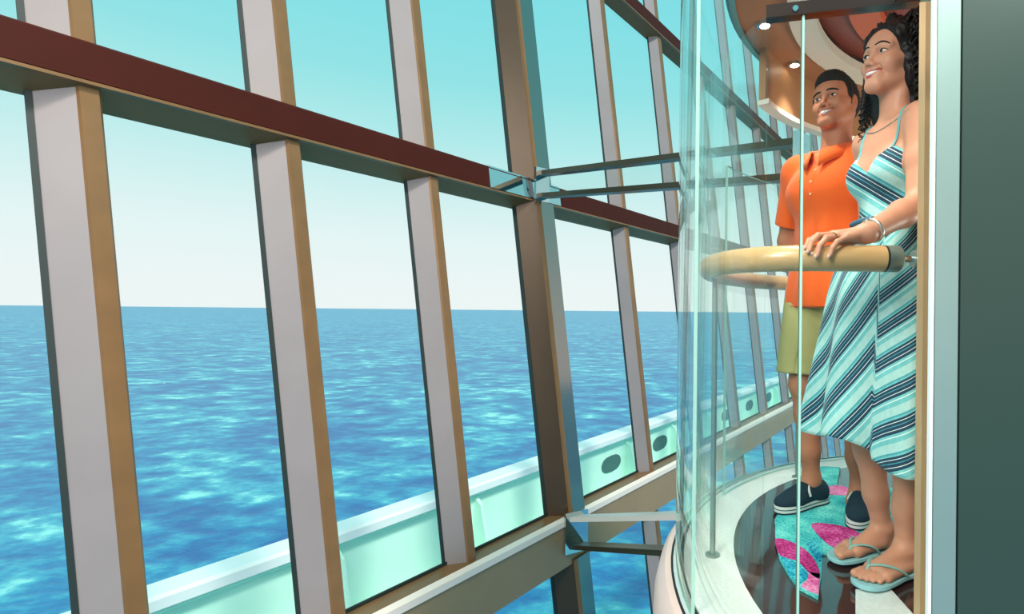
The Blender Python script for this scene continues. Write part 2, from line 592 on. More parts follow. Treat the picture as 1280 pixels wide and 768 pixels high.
# unseen lamp added to lighten the upper part of the green panel
lamp('wall_fill', (1.45, 0.55, 2.3), (1.1, 1.0, 1.75), 0.25, 30, (0.95, 1.0, 0.95))

# ------------------------------------------------------------------ the lift
CX, CY = 1.65, 1.76
YF = 1.165                                  # the flat front of the cab
lift = thing('glass_lift', 'curved glass lift cab with pale terrazzo floor and ring ceiling', 'lift', (CX, CY, 0))
L0 = Matrix.Translation((-CX, -CY, 0))


def arc_ang(r, y=YF):
    """angles of the circle of radius r behind the flat front at y (going round the back, from right to left)"""
    s = math.asin((y - CY) / r)
    return s, PI - s


def disc(name, r, z0, z1, m, y=YF, r_in=None, y_in=None, seg=72, bevel=0.0):
    """a D-shaped slab, optionally with a hole"""
    a0, a1 = arc_ang(r, y)
    if r_in is None:
        lo = [(r * math.cos(a0 + (a1 - a0) * i / seg), r * math.sin(a0 + (a1 - a0) * i / seg)) for i in range(seg + 1)]
        return prism(name, [(x, yy, z0) for x, yy in lo], [(x, yy, z1) for x, yy in lo], m, lift)
    prof = [(r_in, z0), (r, z0), (r, z1), (r_in, z1)]
    b0, b1 = arc_ang(r_in, y)
    verts, faces = [], []
    for i in range(seg + 1):
        t_ = i / seg
        ao, ai = a0 + (a1 - a0) * t_, b0 + (b1 - b0) * t_
        for (rr, zz) in prof:
            an = ai if rr == r_in else ao
            verts.append((rr * math.cos(an), rr * math.sin(an), zz))
    for i in range(seg):
        for k in range(4):
            k2 = (k + 1) % 4
            faces.append((i * 4 + k, (i + 1) * 4 + k, (i + 1) * 4 + k2, i * 4 + k2))
    faces.append((0, 1, 2, 3))
    faces.append((seg * 4 + 3, seg * 4 + 2, seg * 4 + 1, seg * 4))
    bm = bmesh.new()
    vs_ = [bm.verts.new(p) for p in verts]
    for q in faces:
        bm.faces.new([vs_[k] for k in q])
    return bm_obj(name, bm, m, lift)


def arc_wall(name, r, z0, z1, th, m, ang0, ang1, parent=None, seg=64, edge=None):
    verts, faces = [], []
    for i in range(seg + 1):
        a = ang0 + (ang1 - ang0) * i / seg
        for rr, zz in ((r, z0), (r + th, z0), (r + th, z1), (r, z1)):
            verts.append((rr * math.cos(a), rr * math.sin(a), zz))
    for i in range(seg):
        for k in range(4):
            k2 = (k + 1) % 4
            faces.append((i * 4 + k, (i + 1) * 4 + k, (i + 1) * 4 + k2, i * 4 + k2))
    faces.append((0, 1, 2, 3))
    faces.append((seg * 4 + 3, seg * 4 + 2, seg * 4 + 1, seg * 4))
    bm = bmesh.new()
    vs_ = [bm.verts.new(p) for p in verts]
    for q in faces:
        bm.faces.new([vs_[k] for k in q])
    bmesh.ops.recalc_face_normals(bm, faces=bm.faces[:])
    o = bm_obj(name, bm, m, parent or lift)
    if edge is not None:
        o.data.materials.append(edge)
        for p in o.data.polygons:
            if abs(p.normal.z) > 0.7 or p.index >= seg * 4:
                p.material_index = 1
    for p in o.data.polygons:
        p.use_smooth = True
    o.data.set_sharp_from_angle(angle=R(35))
    return o


# floor
disc('floor_slab', 1.50, -0.14, -0.012, M['terrazzo'])
disc('floor_ring', 1.50, -0.012, 0.0, M['terrazzo'], r_in=1.33)
disc('floor_inset', 1.33, -0.012, -0.001, M['inset'])
tl = [(0.455, YF), (0.75, YF), (0.75, 1.655), (0.645, 1.655)]
prism('floor_threshold', [(x - CX, y - CY, -0.0005) for x, y in tl], [(x - CX, y - CY, 0.004) for x, y in tl], M['terrazzo'], lift)
aw0, aw1 = arc_ang(1.56, 1.12)
# rim: seals and the bulging pink fascia
arc_wall('rim_seal', 1.502, -0.10, -0.006, 0.012, M['seal'], aw0, aw1)
arc_wall('rim_band', 1.514, -0.10, -0.008, 0.022, M['white'], aw0, aw1)
arc_wall('rim_seal', 1.536, -0.10, -0.004, 0.007, M['seal'], aw0, aw1)
prof = [(1.543, -0.006), (1.562, -0.012), (1.582, -0.04), (1.597, -0.10), (1.60, -0.18), (1.594, -0.30), (1.57, -0.44), (1.52, -0.56), (1.40, -0.64), (1.40, -0.14), (1.543, -0.10)]
lathe('rim_fascia', prof, M['pink'], lift, (0, 0), aw0, aw1, 96, True, True)
arc_wall('base_skirt', 1.30, -1.1, -0.60, 0.05, M['tan'], aw0 + .05, aw1 - .05)

# outer glass, floor to roof, from the left joint round to the back
a_joint = math.atan2(1.50 - CY, 0.152 - CX) % (2 * PI)
arc_wall('glass_panel', 1.518, 0.002, 2.55, 0.010, M['guard'], R(118), a_joint, edge=M['glass_edge'], seg=160)
arc_wall('glass_panel', 1.518, 0.002, 2.55, 0.010, M['guard'], R(40), R(117.6), edge=M['glass_edge'])
# inner guard glass with its joint strips
ag = math.atan2(1.241 - CY, 0.2748 - CX) % (2 * PI)
arc_wall('guard_glass', 1.464, 0.002, 1.475, 0.012, M['low_guard'], R(150), ag, seg=160)
arc_wall('guard_glass', 1.464, 0.002, 1.475, 0.012, M['low_guard'], R(88), R(149.6), edge=M['glass_edge'], seg=160)


def flat_glass(name, p, q, z0, z1, th, m):
    p, q = Vector((p[0] - CX, p[1] - CY, 0)), Vector((q[0] - CX, q[1] - CY, 0))
    d = (q - p).normalized()
    s = Vector((-d.y, d.x, 0)) * th / 2
    lo = [p - s, q - s, q + s, p + s]
    o = prism(name, [v + Vector((0, 0, z0)) for v in lo], [v + Vector((0, 0, z1)) for v in lo], m, lift)
    o.data.materials.append(M['glass_edge'])
    for f_ in o.data.polygons:
        if abs(f_.normal.dot(Vector((-d.y, d.x, 0)))) < 0.7:
            f_.material_index = 1
    return o


flat_glass('front_glass', (0.2760, 1.2398), (0.3455, 1.222), 0.0, 1.472, 0.010, M['clear'])
flat_glass('front_glass', (0.3520, 1.2205), (0.63, 1.154), 0.0, 1.472, 0.010, M['clear'])
# bright joint strip between the two front panes
box('joint_strip', (0.3465 - CX, 1.214 - CY, 0.0), (0.3515 - CX, 1.226 - CY, 1.472), M['glass_edge'], lift, 0.001)
# head clamp with a bolt
hb0, hb1 = Vector((0.2735 - CX, 1.241 - CY, 1.478)), Vector((0.575 - CX, 1.168 - CY, 1.478))
hd = (hb1 - hb0).normalized()
hs = Vector((-hd.y, hd.x, 0)) * 0.014
bar = prism('head_clamp', [hb0 - hs + Vector((0, 0, -.012)), hb0 + hs + Vector((0, 0, -.012)), hb0 + hs + Vector((0, 0, .016)), hb0 - hs + Vector((0, 0, .016))],
            [hb1 - hs + Vector((0, 0, -.012)), hb1 + hs + Vector((0, 0, -.012)), hb1 + hs + Vector((0, 0, .016)), hb1 - hs + Vector((0, 0, .016))], M['bar'], lift)
for q in (0.062, 0.26):
    c = hb0 + hd * q - hs * 1.0
    tube('bolt', [c, c - hs * 0.35], [0.0075, 0.006], M['chrome'], bar, 14)

# ceiling rings
ZC = 1.97
disc('ceiling_soffit', 1.345, ZC, ZC + 0.05, M['ceil_brown'], r_in=1.15)
arc_wall('ceiling_rim', 1.345, ZC - 0.012, ZC + 0.03, 0.02, M['teal_rim'], *arc_ang(1.345, 1.2))
arc_wall('ceiling_rim', 1.37, ZC + 0.01, ZC + 0.05, 0.012, M['teal_rim'], *arc_ang(1.37, 1.2))
disc('ceiling_ring', 1.16, ZC - 0.02, ZC + 0.02, M['ceil_white'], r_in=1.06)
disc('ceiling_step', 1.07, ZC + 0.05, ZC + 0.09, M['ceil_dark'], r_in=0.93)
disc('ceiling_step', 0.95, ZC + 0.02, ZC + 0.06, M['ceil_orange'], r_in=0.84)
disc('ceiling_step', 0.86, ZC + 0.07, ZC + 0.11, M['ceil_dark'], r_in=0.70)
disc('ceiling_step', 0.72, ZC + 0.04, ZC + 0.08, M['ceil_orange'], r_in=0.60)
disc('ceiling_plate', 1.36, ZC + 0.10, ZC + 0.14, M['ceil_dark'])
for a in (100, 120, 139, 158, 177, 196, 80, 60):
    an = R(a)
    c = Vector((1.255 * math.cos(an), 1.255 * math.sin(an), ZC))
    dl = tube('downlight', [c + Vector((0, 0, 0.01)), c + Vector((0, 0, -0.010))], [0.035, 0.031], M['chrome'], lift, 18)
    if a in (100, 120, 139, 158, 177, 196):
        sl_ = bpy.data.lights.new('downlight_beam', 'SPOT')
        sl_.energy, sl_.spot_size, sl_.spot_blend, sl_.shadow_soft_size, sl_.color = 20, R(72), 0.6, 0.03, (1.0, 0.95, 0.86)
        so_ = bpy.data.objects.new('downlight_beam', sl_)
        COL.objects.link(so_)
        so_.location = (c.x * 0.955 + CX, c.y * 0.955 + CY, ZC - 0.02)
    tube('lamp_lens', [c + Vector((0, 0, -0.009)), c + Vector((0, 0, -0.012))], [0.021, 0.019], M['bulb'], dl, 16)
lamp('cab_fill', (2.3, 2.0, 0.9), (1.4, 2.0, 2.0), 0.3, 17, (1.0, 0.88, 0.72))  # hidden lamp added to lift the cab ceiling from below
# tan header band round the back, and the pale rail under it
arc_wall('header_band', 1.30, 1.745, ZC, 0.03, M['header'], R(35), R(149))
arc_wall('header_trim', 1.285, 1.725, 1.747, 0.05, M['ceil_white'], R(35), R(149))

# handrail: maple tube with a steel end
HZ = 0.963
path = spline([(0.634, 1.462, HZ), (0.52, 1.462, HZ), (0.40, 1.475, HZ), (0.295, 1.545, HZ), (0.236, 1.68, HZ), (0.225, 1.84, HZ), (0.268, 2.06, HZ), (0.37, 2.32, HZ),
               (0.53, 2.57, HZ), (0.76, 2.78, HZ), (1.05, 2.93, HZ), (1.40, 3.02, HZ), (1.8, 3.03, HZ), (2.2, 2.95, HZ)], 120)
path = [p - Vector((CX, CY, 0)) for p in path]
rail = tube('handrail', path, 0.0345, M['wood'], lift, 20)
e0 = path[0]
dr = (path[0] - path[1]).normalized()
tube('end_ring', [e0 - dr * 0.001, e0 + dr * 0.004], 0.0352, M['seal'], rail, 20)
tube('end_cap', [e0 + dr * 0.004, e0 + dr * 0.038, e0 + dr * 0.042], [0.0345, 0.0345, 0.031], M['brushed'], rail, 20)
tube('end_rod', [e0 + dr * 0.04, e0 + dr * 0.083], 0.009, M['chrome'], rail, 12)
tube('rod_plate', [e0 + dr * 0.077, e0 + dr * 0.083], 0.022, M['brushed'], rail, 16)
for (px, py) in ((0.252, 1.885), (0.79, 2.79)):
    x_, y_ = px - CX, py - CY
    p_ = tube('rail_post', [(x_, y_, 0.0), (x_, y_, HZ - 0.03)], 0.0095, M['brushed'], lift, 12)
    tube('post_foot', [(x_, y_, 0.0), (x_, y_, 0.006)], [0.026, 0.024], M['brushed'], p_, 16)

# ------------------------------------------------------------------ the rug
def pix(x, y, z=0.0):
    """floor plan of the rug, measured once from the picture and kept as plan metres"""
    Y = (EYE - z) * 700.0 / (y - 389.5 - 0.0096 * (x - 800))
    return ((x - 800) / 700.0 * Y, Y)


def carpet_mat(name, c0, c1, c2):
    m = bpy.data.materials.new(name)
    m.use_nodes = True
    t = m.node_tree
    b = t.nodes['Principled BSDF']
    b.inputs['Roughness'].default_value = 0.95
    b.inputs['Specular IOR Level'].default_value = 0.1
    tcn = t.nodes.new('ShaderNodeTexCoord')
    n = t.nodes.new('ShaderNodeTexNoise')
    n.inputs['Scale'].default_value = 120
    n.inputs['Detail'].default_value = 3
    n2 = t.nodes.new('ShaderNodeTexNoise')
    n2.inputs['Scale'].default_value = 9
    a = t.nodes.new('ShaderNodeMath')
    a.operation = 'ADD'
    h = t.nodes.new('ShaderNodeMath')
    h.operation = 'MULTIPLY'
    h.inputs[1].default_value = 0.5
    r = t.nodes.new('ShaderNodeValToRGB')
    r.color_ramp.elements[0].position = 0.38
    r.color_ramp.elements[0].color = c0
    r.color_ramp.elements[1].position = 0.62
    r.color_ramp.elements[1].color = c2
    e = r.color_ramp.elements.new(0.5)
    e.color = c1
    t.links.new(tcn.outputs['Object'], n.inputs['Vector'])
    t.links.new(tcn.outputs['Object'], n2.inputs['Vector'])
    t.links.new(n.outputs['Fac'], a.inputs[0])
    t.links.new(n2.outputs['Fac'], a.inputs[1])
    t.links.new(a.outputs[0], h.inputs[0])
    t.links.new(h.outputs[0], r.inputs['Fac'])
    t.links.new(r.outputs['Color'], b.inputs['Base Color'])
    bp = t.nodes.new('ShaderNodeBump')
    bp.inputs['Strength'].default_value = 0.8
    bp.inputs['Distance'].default_value = 0.008
    t.links.new(n.outputs['Fac'], bp.inputs['Height'])
    t.links.new(bp.outputs['Normal'], b.inputs['Normal'])
    return m


M['rug_teal'] = carpet_mat('rug_teal', srgb(40, 150, 165), srgb(84, 205, 200), srgb(140, 232, 220))
M['rug_blue'] = carpet_mat('rug_blue', srgb(16, 96, 150), srgb(40, 165, 190), srgb(110, 225, 225))
M['rug_pink'] = carpet_mat('rug_pink', srgb(150, 26, 92), srgb(206, 66, 142), srgb(232, 130, 186))
M['rug_rose'] = carpet_mat('rug_rose', srgb(206, 70, 140), srgb(232, 130, 180), srgb(246, 170, 205))
rugo = (0.62, 2.0)
rug = thing('rug', 'teal and magenta patterned rug on the dark lift floor under the couple', 'rug', (rugo[0], rugo[1], 0))


def flat(name, px, m, z0, z1, smooth=0):
    pts = [pix(*q) for q in px]
    if smooth:
        n = len(pts)
        out = []
        for i in range(n):
            a, b_, c, d = (Vector(pts[(i + k - 1) % n]) for k in range(4))
            for s in range(smooth):
                t_ = s / smooth
                out.append(0.5 * ((2 * b_) + (-a + c) * t_ + (2 * a - 5 * b_ + 4 * c - d) * t_ * t_ + (-a + 3 * b_ - 3 * c + d) * t_ ** 3))
        pts = out
    lo = [(p[0] - rugo[0], p[1] - rugo[1], z0) for p in pts]
    hi = [(p[0] - rugo[0], p[1] - rugo[1], z1) for p in pts]
    o = prism(name, lo, hi, m, rug)
    return o


flat('rug_pile', [(971, 652), (972, 676), (977, 701), (989, 722), (1003, 739), (1026, 751), (1030, 722), (1031, 695), (1052, 693.5), (1085, 698), (1150, 700), (1160, 640),
                  (1150, 614), (1112, 612), (1073, 611), (1048, 609), (1052, 586.5), (1030, 585.5), (1011, 590), (1000, 602), (986, 625)], M['rug_teal'], 0.0, 0.008)
flat('pattern_patch', [(1017, 659), (1052, 661), (1080, 672), (1100, 690), (1075, 694), (1052, 691), (1034, 681)], M['rug_pink'], 0.008, 0.0105, 4)
flat('pattern_patch', [(972, 678), (990, 681), (1012, 694), (1025, 712), (1028, 728), (1016, 722), (1000, 706), (978, 698)], M['rug_pink'], 0.008, 0.0105, 4)
flat('pattern_patch', [(1028, 722), (1026.5, 748), (1013, 743), (1004, 737), (1013, 729), (1014, 720)], M['rug_rose'], 0.008, 0.0105)
flat('pattern_patch', [(979, 701), (994, 706), (1012, 721), (1010, 729), (1000, 733), (988, 719)], M['rug_blue'], 0.008, 0.0105, 3)
flat('pattern_patch', [(1009, 681), (1030, 682), (1029, 706), (1022, 701), (1016, 692)], M['rug_blue'], 0.008, 0.0103, 3)
flat('pattern_patch', [(1030, 614), (1048, 610), (1073, 616), (1072, 622), (1046, 622), (1034, 620)], M['rug_rose'], 0.008, 0.0105, 3)
flat('pattern_patch', [(1120, 668), (1152, 664), (1156, 684), (1135, 688)], M['rug_pink'], 0.008, 0.0105, 3)

# ------------------------------------------------------------------ figure modelling: smooth signed-distance fields meshed by surface nets
class Field:
    def __init__(s, lo, hi, h):
        s.lo = np.array(lo, np.float64)
        s.h = h
        s.n = np.ceil((np.array(hi) - s.lo) / h).astype(int) + 1
        s.D = np.full(s.n, 1.0, np.float32)
        s.ax = [(s.lo[i] + h * np.arange(s.n[i])).astype(np.float32) for i in range(3)]

    def sub(s, lo, hi, m):
        sl = []
        for i in range(3):
            a = int(max(0, math.floor((lo[i] - m - s.lo[i]) / s.h)))
            b = int(min(s.n[i], math.ceil((hi[i] + m - s.lo[i]) / s.h) + 1))
            if b <= a:
                return None, None
            sl.append(slice(a, b))
        P = [s.ax[0][sl[0]][:, None, None], s.ax[1][sl[1]][None, :, None], s.ax[2][sl[2]][None, None, :]]
        return tuple(sl), P

    def put(s, sl, d, k, op):
        D = s.D[sl]
        if op == 'add':
            if k > 0:
                h = np.clip(0.5 + 0.5 * (D - d) / k, 0, 1)
                s.D[sl] = D * (1 - h) + d * h - k * h * (1 - h)
            else:
                s.D[sl] = np.minimum(D, d)
        else:
            if k > 0:
                h = np.clip(0.5 - 0.5 * (D + d) / k, 0, 1)
                s.D[sl] = D * (1 - h) + (-d) * h + k * h * (1 - h)
            else:
                s.D[sl] = np.maximum(D, -d)

    def cone(s, p, q, r1, r2, k=0.02, op='add'):
        p, q = np.array(p, float), np.array(q, float)
        r = max(r1, r2)
        sl, P = s.sub(np.minimum(p, q) - r, np.maximum(p, q) + r, k + 3 * s.h)
        if sl is None:
            return
        v = q - p
        L2 = max(float(v @ v), 1e-12)
        a = [P[i] - p[i] for i in range(3)]
        t = np.clip((a[0] * v[0] + a[1] * v[1] + a[2] * v[2]) / L2, 0, 1)
        d = np.sqrt((a[0] - t * v[0]) ** 2 + (a[1] - t * v[1]) ** 2 + (a[2] - t * v[2]) ** 2) - (r1 + (r2 - r1) * t)
        s.put(sl, d, k, op)

    def chain(s, pts, rad, k=0.02, op='add'):
        for i in range(len(pts) - 1):
            s.cone(pts[i], pts[i + 1], rad[i], rad[i + 1], k, op)

    def ell(s, c, rad, rot=None, k=0.02, op='add'):
        c, rad = np.array(c, float), np.array(rad, float)
        r = rad.max()
        sl, P = s.sub(c - r, c + r, k + 3 * s.h)
        if sl is None:
            return
        a = [P[i] - c[i] for i in range(3)]
        if rot is not None:
            Q = np.array(rot)          # columns = local axes
            a = [a[0] * Q[0, i] + a[1] * Q[1, i] + a[2] * Q[2, i] for i in range(3)]
        k0 = np.sqrt((a[0] / rad[0]) ** 2 + (a[1] / rad[1]) ** 2 + (a[2] / rad[2]) ** 2)
        k1 = np.sqrt((a[0] / rad[0] ** 2) ** 2 + (a[1] / rad[1] ** 2) ** 2 + (a[2] / rad[2] ** 2) ** 2)
        d = k0 * (k0 - 1.0) / np.maximum(k1, 1e-6)
        s.put(sl, d, k, op)

    def plane(s, p, nrm, k=0.0):
        """cut away the side the normal points to"""
        nrm = np.array(nrm, float) / np.linalg.norm(nrm)
        d = (s.ax[0][:, None, None] - p[0]) * nrm[0] + (s.ax[1][None, :, None] - p[1]) * nrm[1] + (s.ax[2][None, None, :] - p[2]) * nrm[2]
        if k > 0:
            h = np.clip(0.5 - 0.5 * (s.D - d) / k, 0, 1)
            s.D = (s.D * (1 - h) + d * h + k * h * (1 - h)).astype(np.float32)
        else:
            s.D = np.maximum(s.D, d).astype(np.float32)

    def at(s, p):
        g = (np.array(p) - s.lo) / s.h
        i = np.clip(np.floor(g).astype(int), 0, s.n - 2)
        f = np.clip(g - i, 0, 1)
        v = 0.0
        for a in (0, 1):
            for b in (0, 1):
                for c in (0, 1):
                    w = (f[0] if a else 1 - f[0]) * (f[1] if b else 1 - f[1]) * (f[2] if c else 1 - f[2])
                    v += w * s.D[i[0] + a, i[1] + b, i[2] + c]
        return v

    def hit(s, o, d, tmax=0.2, st=0.0008):
        """march from outside along d until inside; returns the surface point"""
        o, d = np.array(o, float), np.array(d, float)
        t = 0.0
        while t < tmax:
            if s.at(o + d * t) < 0:
                break
            t += st
        return o + d * t

    def mesh(s):
        D = s.D
        S = D < 0
        n = D.shape
        c = [S[i:n[0] - 1 + i, j:n[1] - 1 + j, k:n[2] - 1 + k] for i in (0, 1) for j in (0, 1) for k in (0, 1)]
        al = np.logical_and.reduce(c)
        an = np.logical_or.reduce(c)
        act = an & ~al
        idx = np.argwhere(act)
        acc = np.zeros((len(idx), 3))
        cnt = np.zeros(len(idx))
        I, J, K = idx[:, 0], idx[:, 1], idx[:, 2]
        corners = [(i, j, k) for i in (0, 1) for j in (0, 1) for k in (0, 1)]
        for a in corners:
            for ax in range(3):
                if a[ax] == 1:
                    continue
                b = list(a)
                b[ax] = 1
                da = D[I + a[0], J + a[1], K + a[2]]
                db = D[I + b[0], J + b[1], K + b[2]]
                cr_ = (da < 0) != (db < 0)
                t = np.where(cr_, da / np.where(da - db == 0, 1, da - db), 0)
                p = np.zeros((len(idx), 3))
                p[:] = a
                p[:, ax] += t
                acc[cr_] += p[cr_]
                cnt[cr_] += 1
        V = s.lo + s.h * (idx + acc / np.maximum(cnt, 1)[:, None])
        vid = np.full(act.shape, -1, np.int64)
        vid[I, J, K] = np.arange(len(idx))
        faces = []
        for ax in range(3):
            o1, o2 = [(1, 2), (2, 0), (0, 1)][ax]
            sa = [slice(None)] * 3
            sb = [slice(None)] * 3
            sa[ax] = slice(0, n[ax] - 1)
            sb[ax] = slice(1, n[ax])
            e = S[tuple(sa)] != S[tuple(sb)]
            q = np.argwhere(e)
            ok = (q[:, o1] > 0) & (q[:, o2] > 0) & (q[:, o1] < n[o1] - 1) & (q[:, o2] < n[o2] - 1)
            q = q[ok]
            ins = S[q[:, 0], q[:, 1], q[:, 2]]

            def g(d1, d2):
                z = q.copy()
                z[:, o1] += d1
                z[:, o2] += d2
                return vid[z[:, 0], z[:, 1], z[:, 2]]
            f = np.stack([g(-1, -1), g(0, -1), g(0, 0), g(-1, 0)], 1)
            f[~ins] = f[~ins][:, ::-1]
            faces.append(f)
        F_ = np.concatenate(faces)
        F_ = F_[(F_ >= 0).all(1)]
        return V, F_


def relax(V, F_, it=2, lam=0.5):
    n = len(V)
    for _ in range(it):
        acc = np.zeros((n, 3))
        cnt = np.zeros(n)
        for a in range(4):
            b = (a + 1) % 4
            np.add.at(acc, F_[:, a], V[F_[:, b]])
            np.add.at(cnt, F_[:, a], 1)
            np.add.at(acc, F_[:, b], V[F_[:, a]])
            np.add.at(cnt, F_[:, b], 1)
        m = cnt > 0
        V = V.copy()
        V[m] += lam * (acc[m] / cnt[m][:, None] - V[m])
    return V


def np_mesh(name, V, F_, m, parent=None, smooth=True):
    me = bpy.data.meshes.new(name)
    me.vertices.add(len(V))
    me.vertices.foreach_set('co', np.ascontiguousarray(V, np.float32).ravel())
    k = F_.shape[1]
    me.loops.add(len(F_) * k)
    me.loops.foreach_set('vertex_index', np.ascontiguousarray(F_, np.int32).ravel())
    me.polygons.add(len(F_))
    me.polygons.foreach_set('loop_start', np.arange(0, len(F_) * k, k, dtype=np.int32))
    me.polygons.foreach_set('use_smooth', np.full(len(F_), smooth))
    me.update(calc_edges=True)
    me.validate()
    if m is not None:
        me.materials.append(m)
    return link(bpy.data.objects.new(name, me), parent)


def clip_cells(V, F_, axis_lo, axis_hi):
    """keep the faces whose centre lies in the box; drop the unused vertices"""
    c = V[F_].mean(1)
    ok = ((c >= np.array(axis_lo)) & (c <= np.array(axis_hi))).all(1)
    F2 = F_[ok]
    u, inv = np.unique(F2, return_inverse=True)
    return V[u], inv.reshape(F2.shape)


def drop_cells(V, F_, boxes):
    c = V[F_].mean(1)
    ok = np.ones(len(F_), bool)
    for lo, hi in boxes:
        ok &= ~((c >= np.array(lo)) & (c <= np.array(hi))).all(1)
    F2 = F_[ok]
    u, inv = np.unique(F2, return_inverse=True)
    return V[u], inv.reshape(F2.shape)


def join_vf(parts):
    Vs, Fs, o = [], [], 0
    for V, F_ in parts:
        Vs.append(V)
        Fs.append(F_ + o)
        o += len(V)
    return np.concatenate(Vs), np.concatenate(Fs)


class Frame:
    """a local frame: origin o, axes as columns (x forward, y left, z up)"""
    def __init__(s, o, yaw=0.0, pitch=0.0, roll=0.0):
        s.o = np.array(o, float)
        m = Matrix.Rotation(yaw, 3, 'Z') @ Matrix.Rotation(-pitch, 3, 'Y') @ Matrix.Rotation(roll, 3, 'X')
        s.m = np.array(m)

    def __call__(s, *p):
        p = p[0] if len(p) == 1 else p
        return s.o + s.m @ np.array(p, float)

    def d(s, *p):
        return s.m @ np.array(p, float)


# ------------------------------------------------------------------ head: sculpted in its own frame, chin at -0.107, crown at +0.118
def sculpt_head(f, T, fem=True):
    Rm = T.m

    def el(c, r, k=0.02, op='add', rot=None):
        f.ell(T(c), r, Rm if rot is None else Rm @ rot, k, op)

    def co(a, b, r1, r2, k=0.015, op='add'):
        f.cone(T(a), T(b), r1, r2, k, op)
    w = 1.0 if fem else 1.05
    el((-0.012, 0, 0.030), (0.096, 0.073 * w, 0.087))
    el((0.028, 0, -0.022), (0.060, 0.058 * w, 0.078), 0.03)
    el((0.050, 0, 0.040), (0.040, 0.056 * w, 0.042), 0.03)              # forehead
    jw = 0.047 if fem else 0.056
    for s in (-1, 1):
        co((-0.004, s * jw, -0.042), (0.062, s * 0.016, -0.092), 0.020, 0.017, 0.025)
        el((0.052, s * 0.040, -0.028), (0.028, 0.024, 0.024), 0.02)      # cheek
        co((0.062, s * 0.044, -0.020), (0.020, s * 0.062 * w, -0.008), 0.010, 0.010, 0.02)   # cheekbone
    el((0.066, 0, -0.090), (0.022, 0.022 if fem else 0.027, 0.017), None or 0.02)            # chin
    # eye sockets
    for s in (-1, 1):
        el((0.092, s * 0.033, 0.003), (0.020, 0.021, 0.013), 0.014, 'sub')
        el((0.072, s * 0.032, 0.002), (0.0150, 0.0175, 0.0135), 0.004)   # eye bulge with the lids
        br = 0.007 if fem else 0.009
        co((0.085, s * 0.012, 0.021), (0.072, s * 0.050, 0.020), br, br * .8, 0.012)
    # nose
    nl = 0.004 if fem else 0.008
    co((0.082, 0, 0.014), (0.095 + nl, 0, -0.028), 0.0080, 0.0088, 0.010)
    el((0.098 + nl, 0, -0.031), (0.0095, 0.0100, 0.0088), 0.006)
    for s in (-1, 1):
        el((0.089 + nl * .6, s * 0.0125, -0.035), (0.011, 0.0075, 0.0075), 0.006)
        el((0.095 + nl * .6, s * 0.0065, -0.0435), (0.005, 0.0035, 0.004), 0.003, 'sub')
    # mouth mound and the smile folds
    el((0.070, 0, -0.060), (0.024, 0.030, 0.022), 0.014)
    for i in range(9):
        y = -0.026 + 0.0065 * i
        z = -0.0625 + 0.012 * (y / 0.026) ** 2
        x = 0.0965 - 0.020 * (y / 0.026) ** 2
        f.ell(T((x, y, z)), (0.010, 0.006, 0.0062 * (1 - 0.75 * (y / 0.028) ** 2) + 0.001), Rm, 0.003, 'sub')
    for s in (-1, 1):
        co((0.082, s * 0.024, -0.036), (0.066, s * 0.041, -0.066), 0.0025, 0.0022, 0.006, 'sub')
    # ears
    for s in (-1, 1):
        y = 0.0735 * w
        el((-0.012, s * y, -0.004), (0.018, 0.011, 0.031), 0.008)
        el((-0.006, s * (y + 0.008), -0.002), (0.008, 0.006, 0.016), 0.005, 'sub')


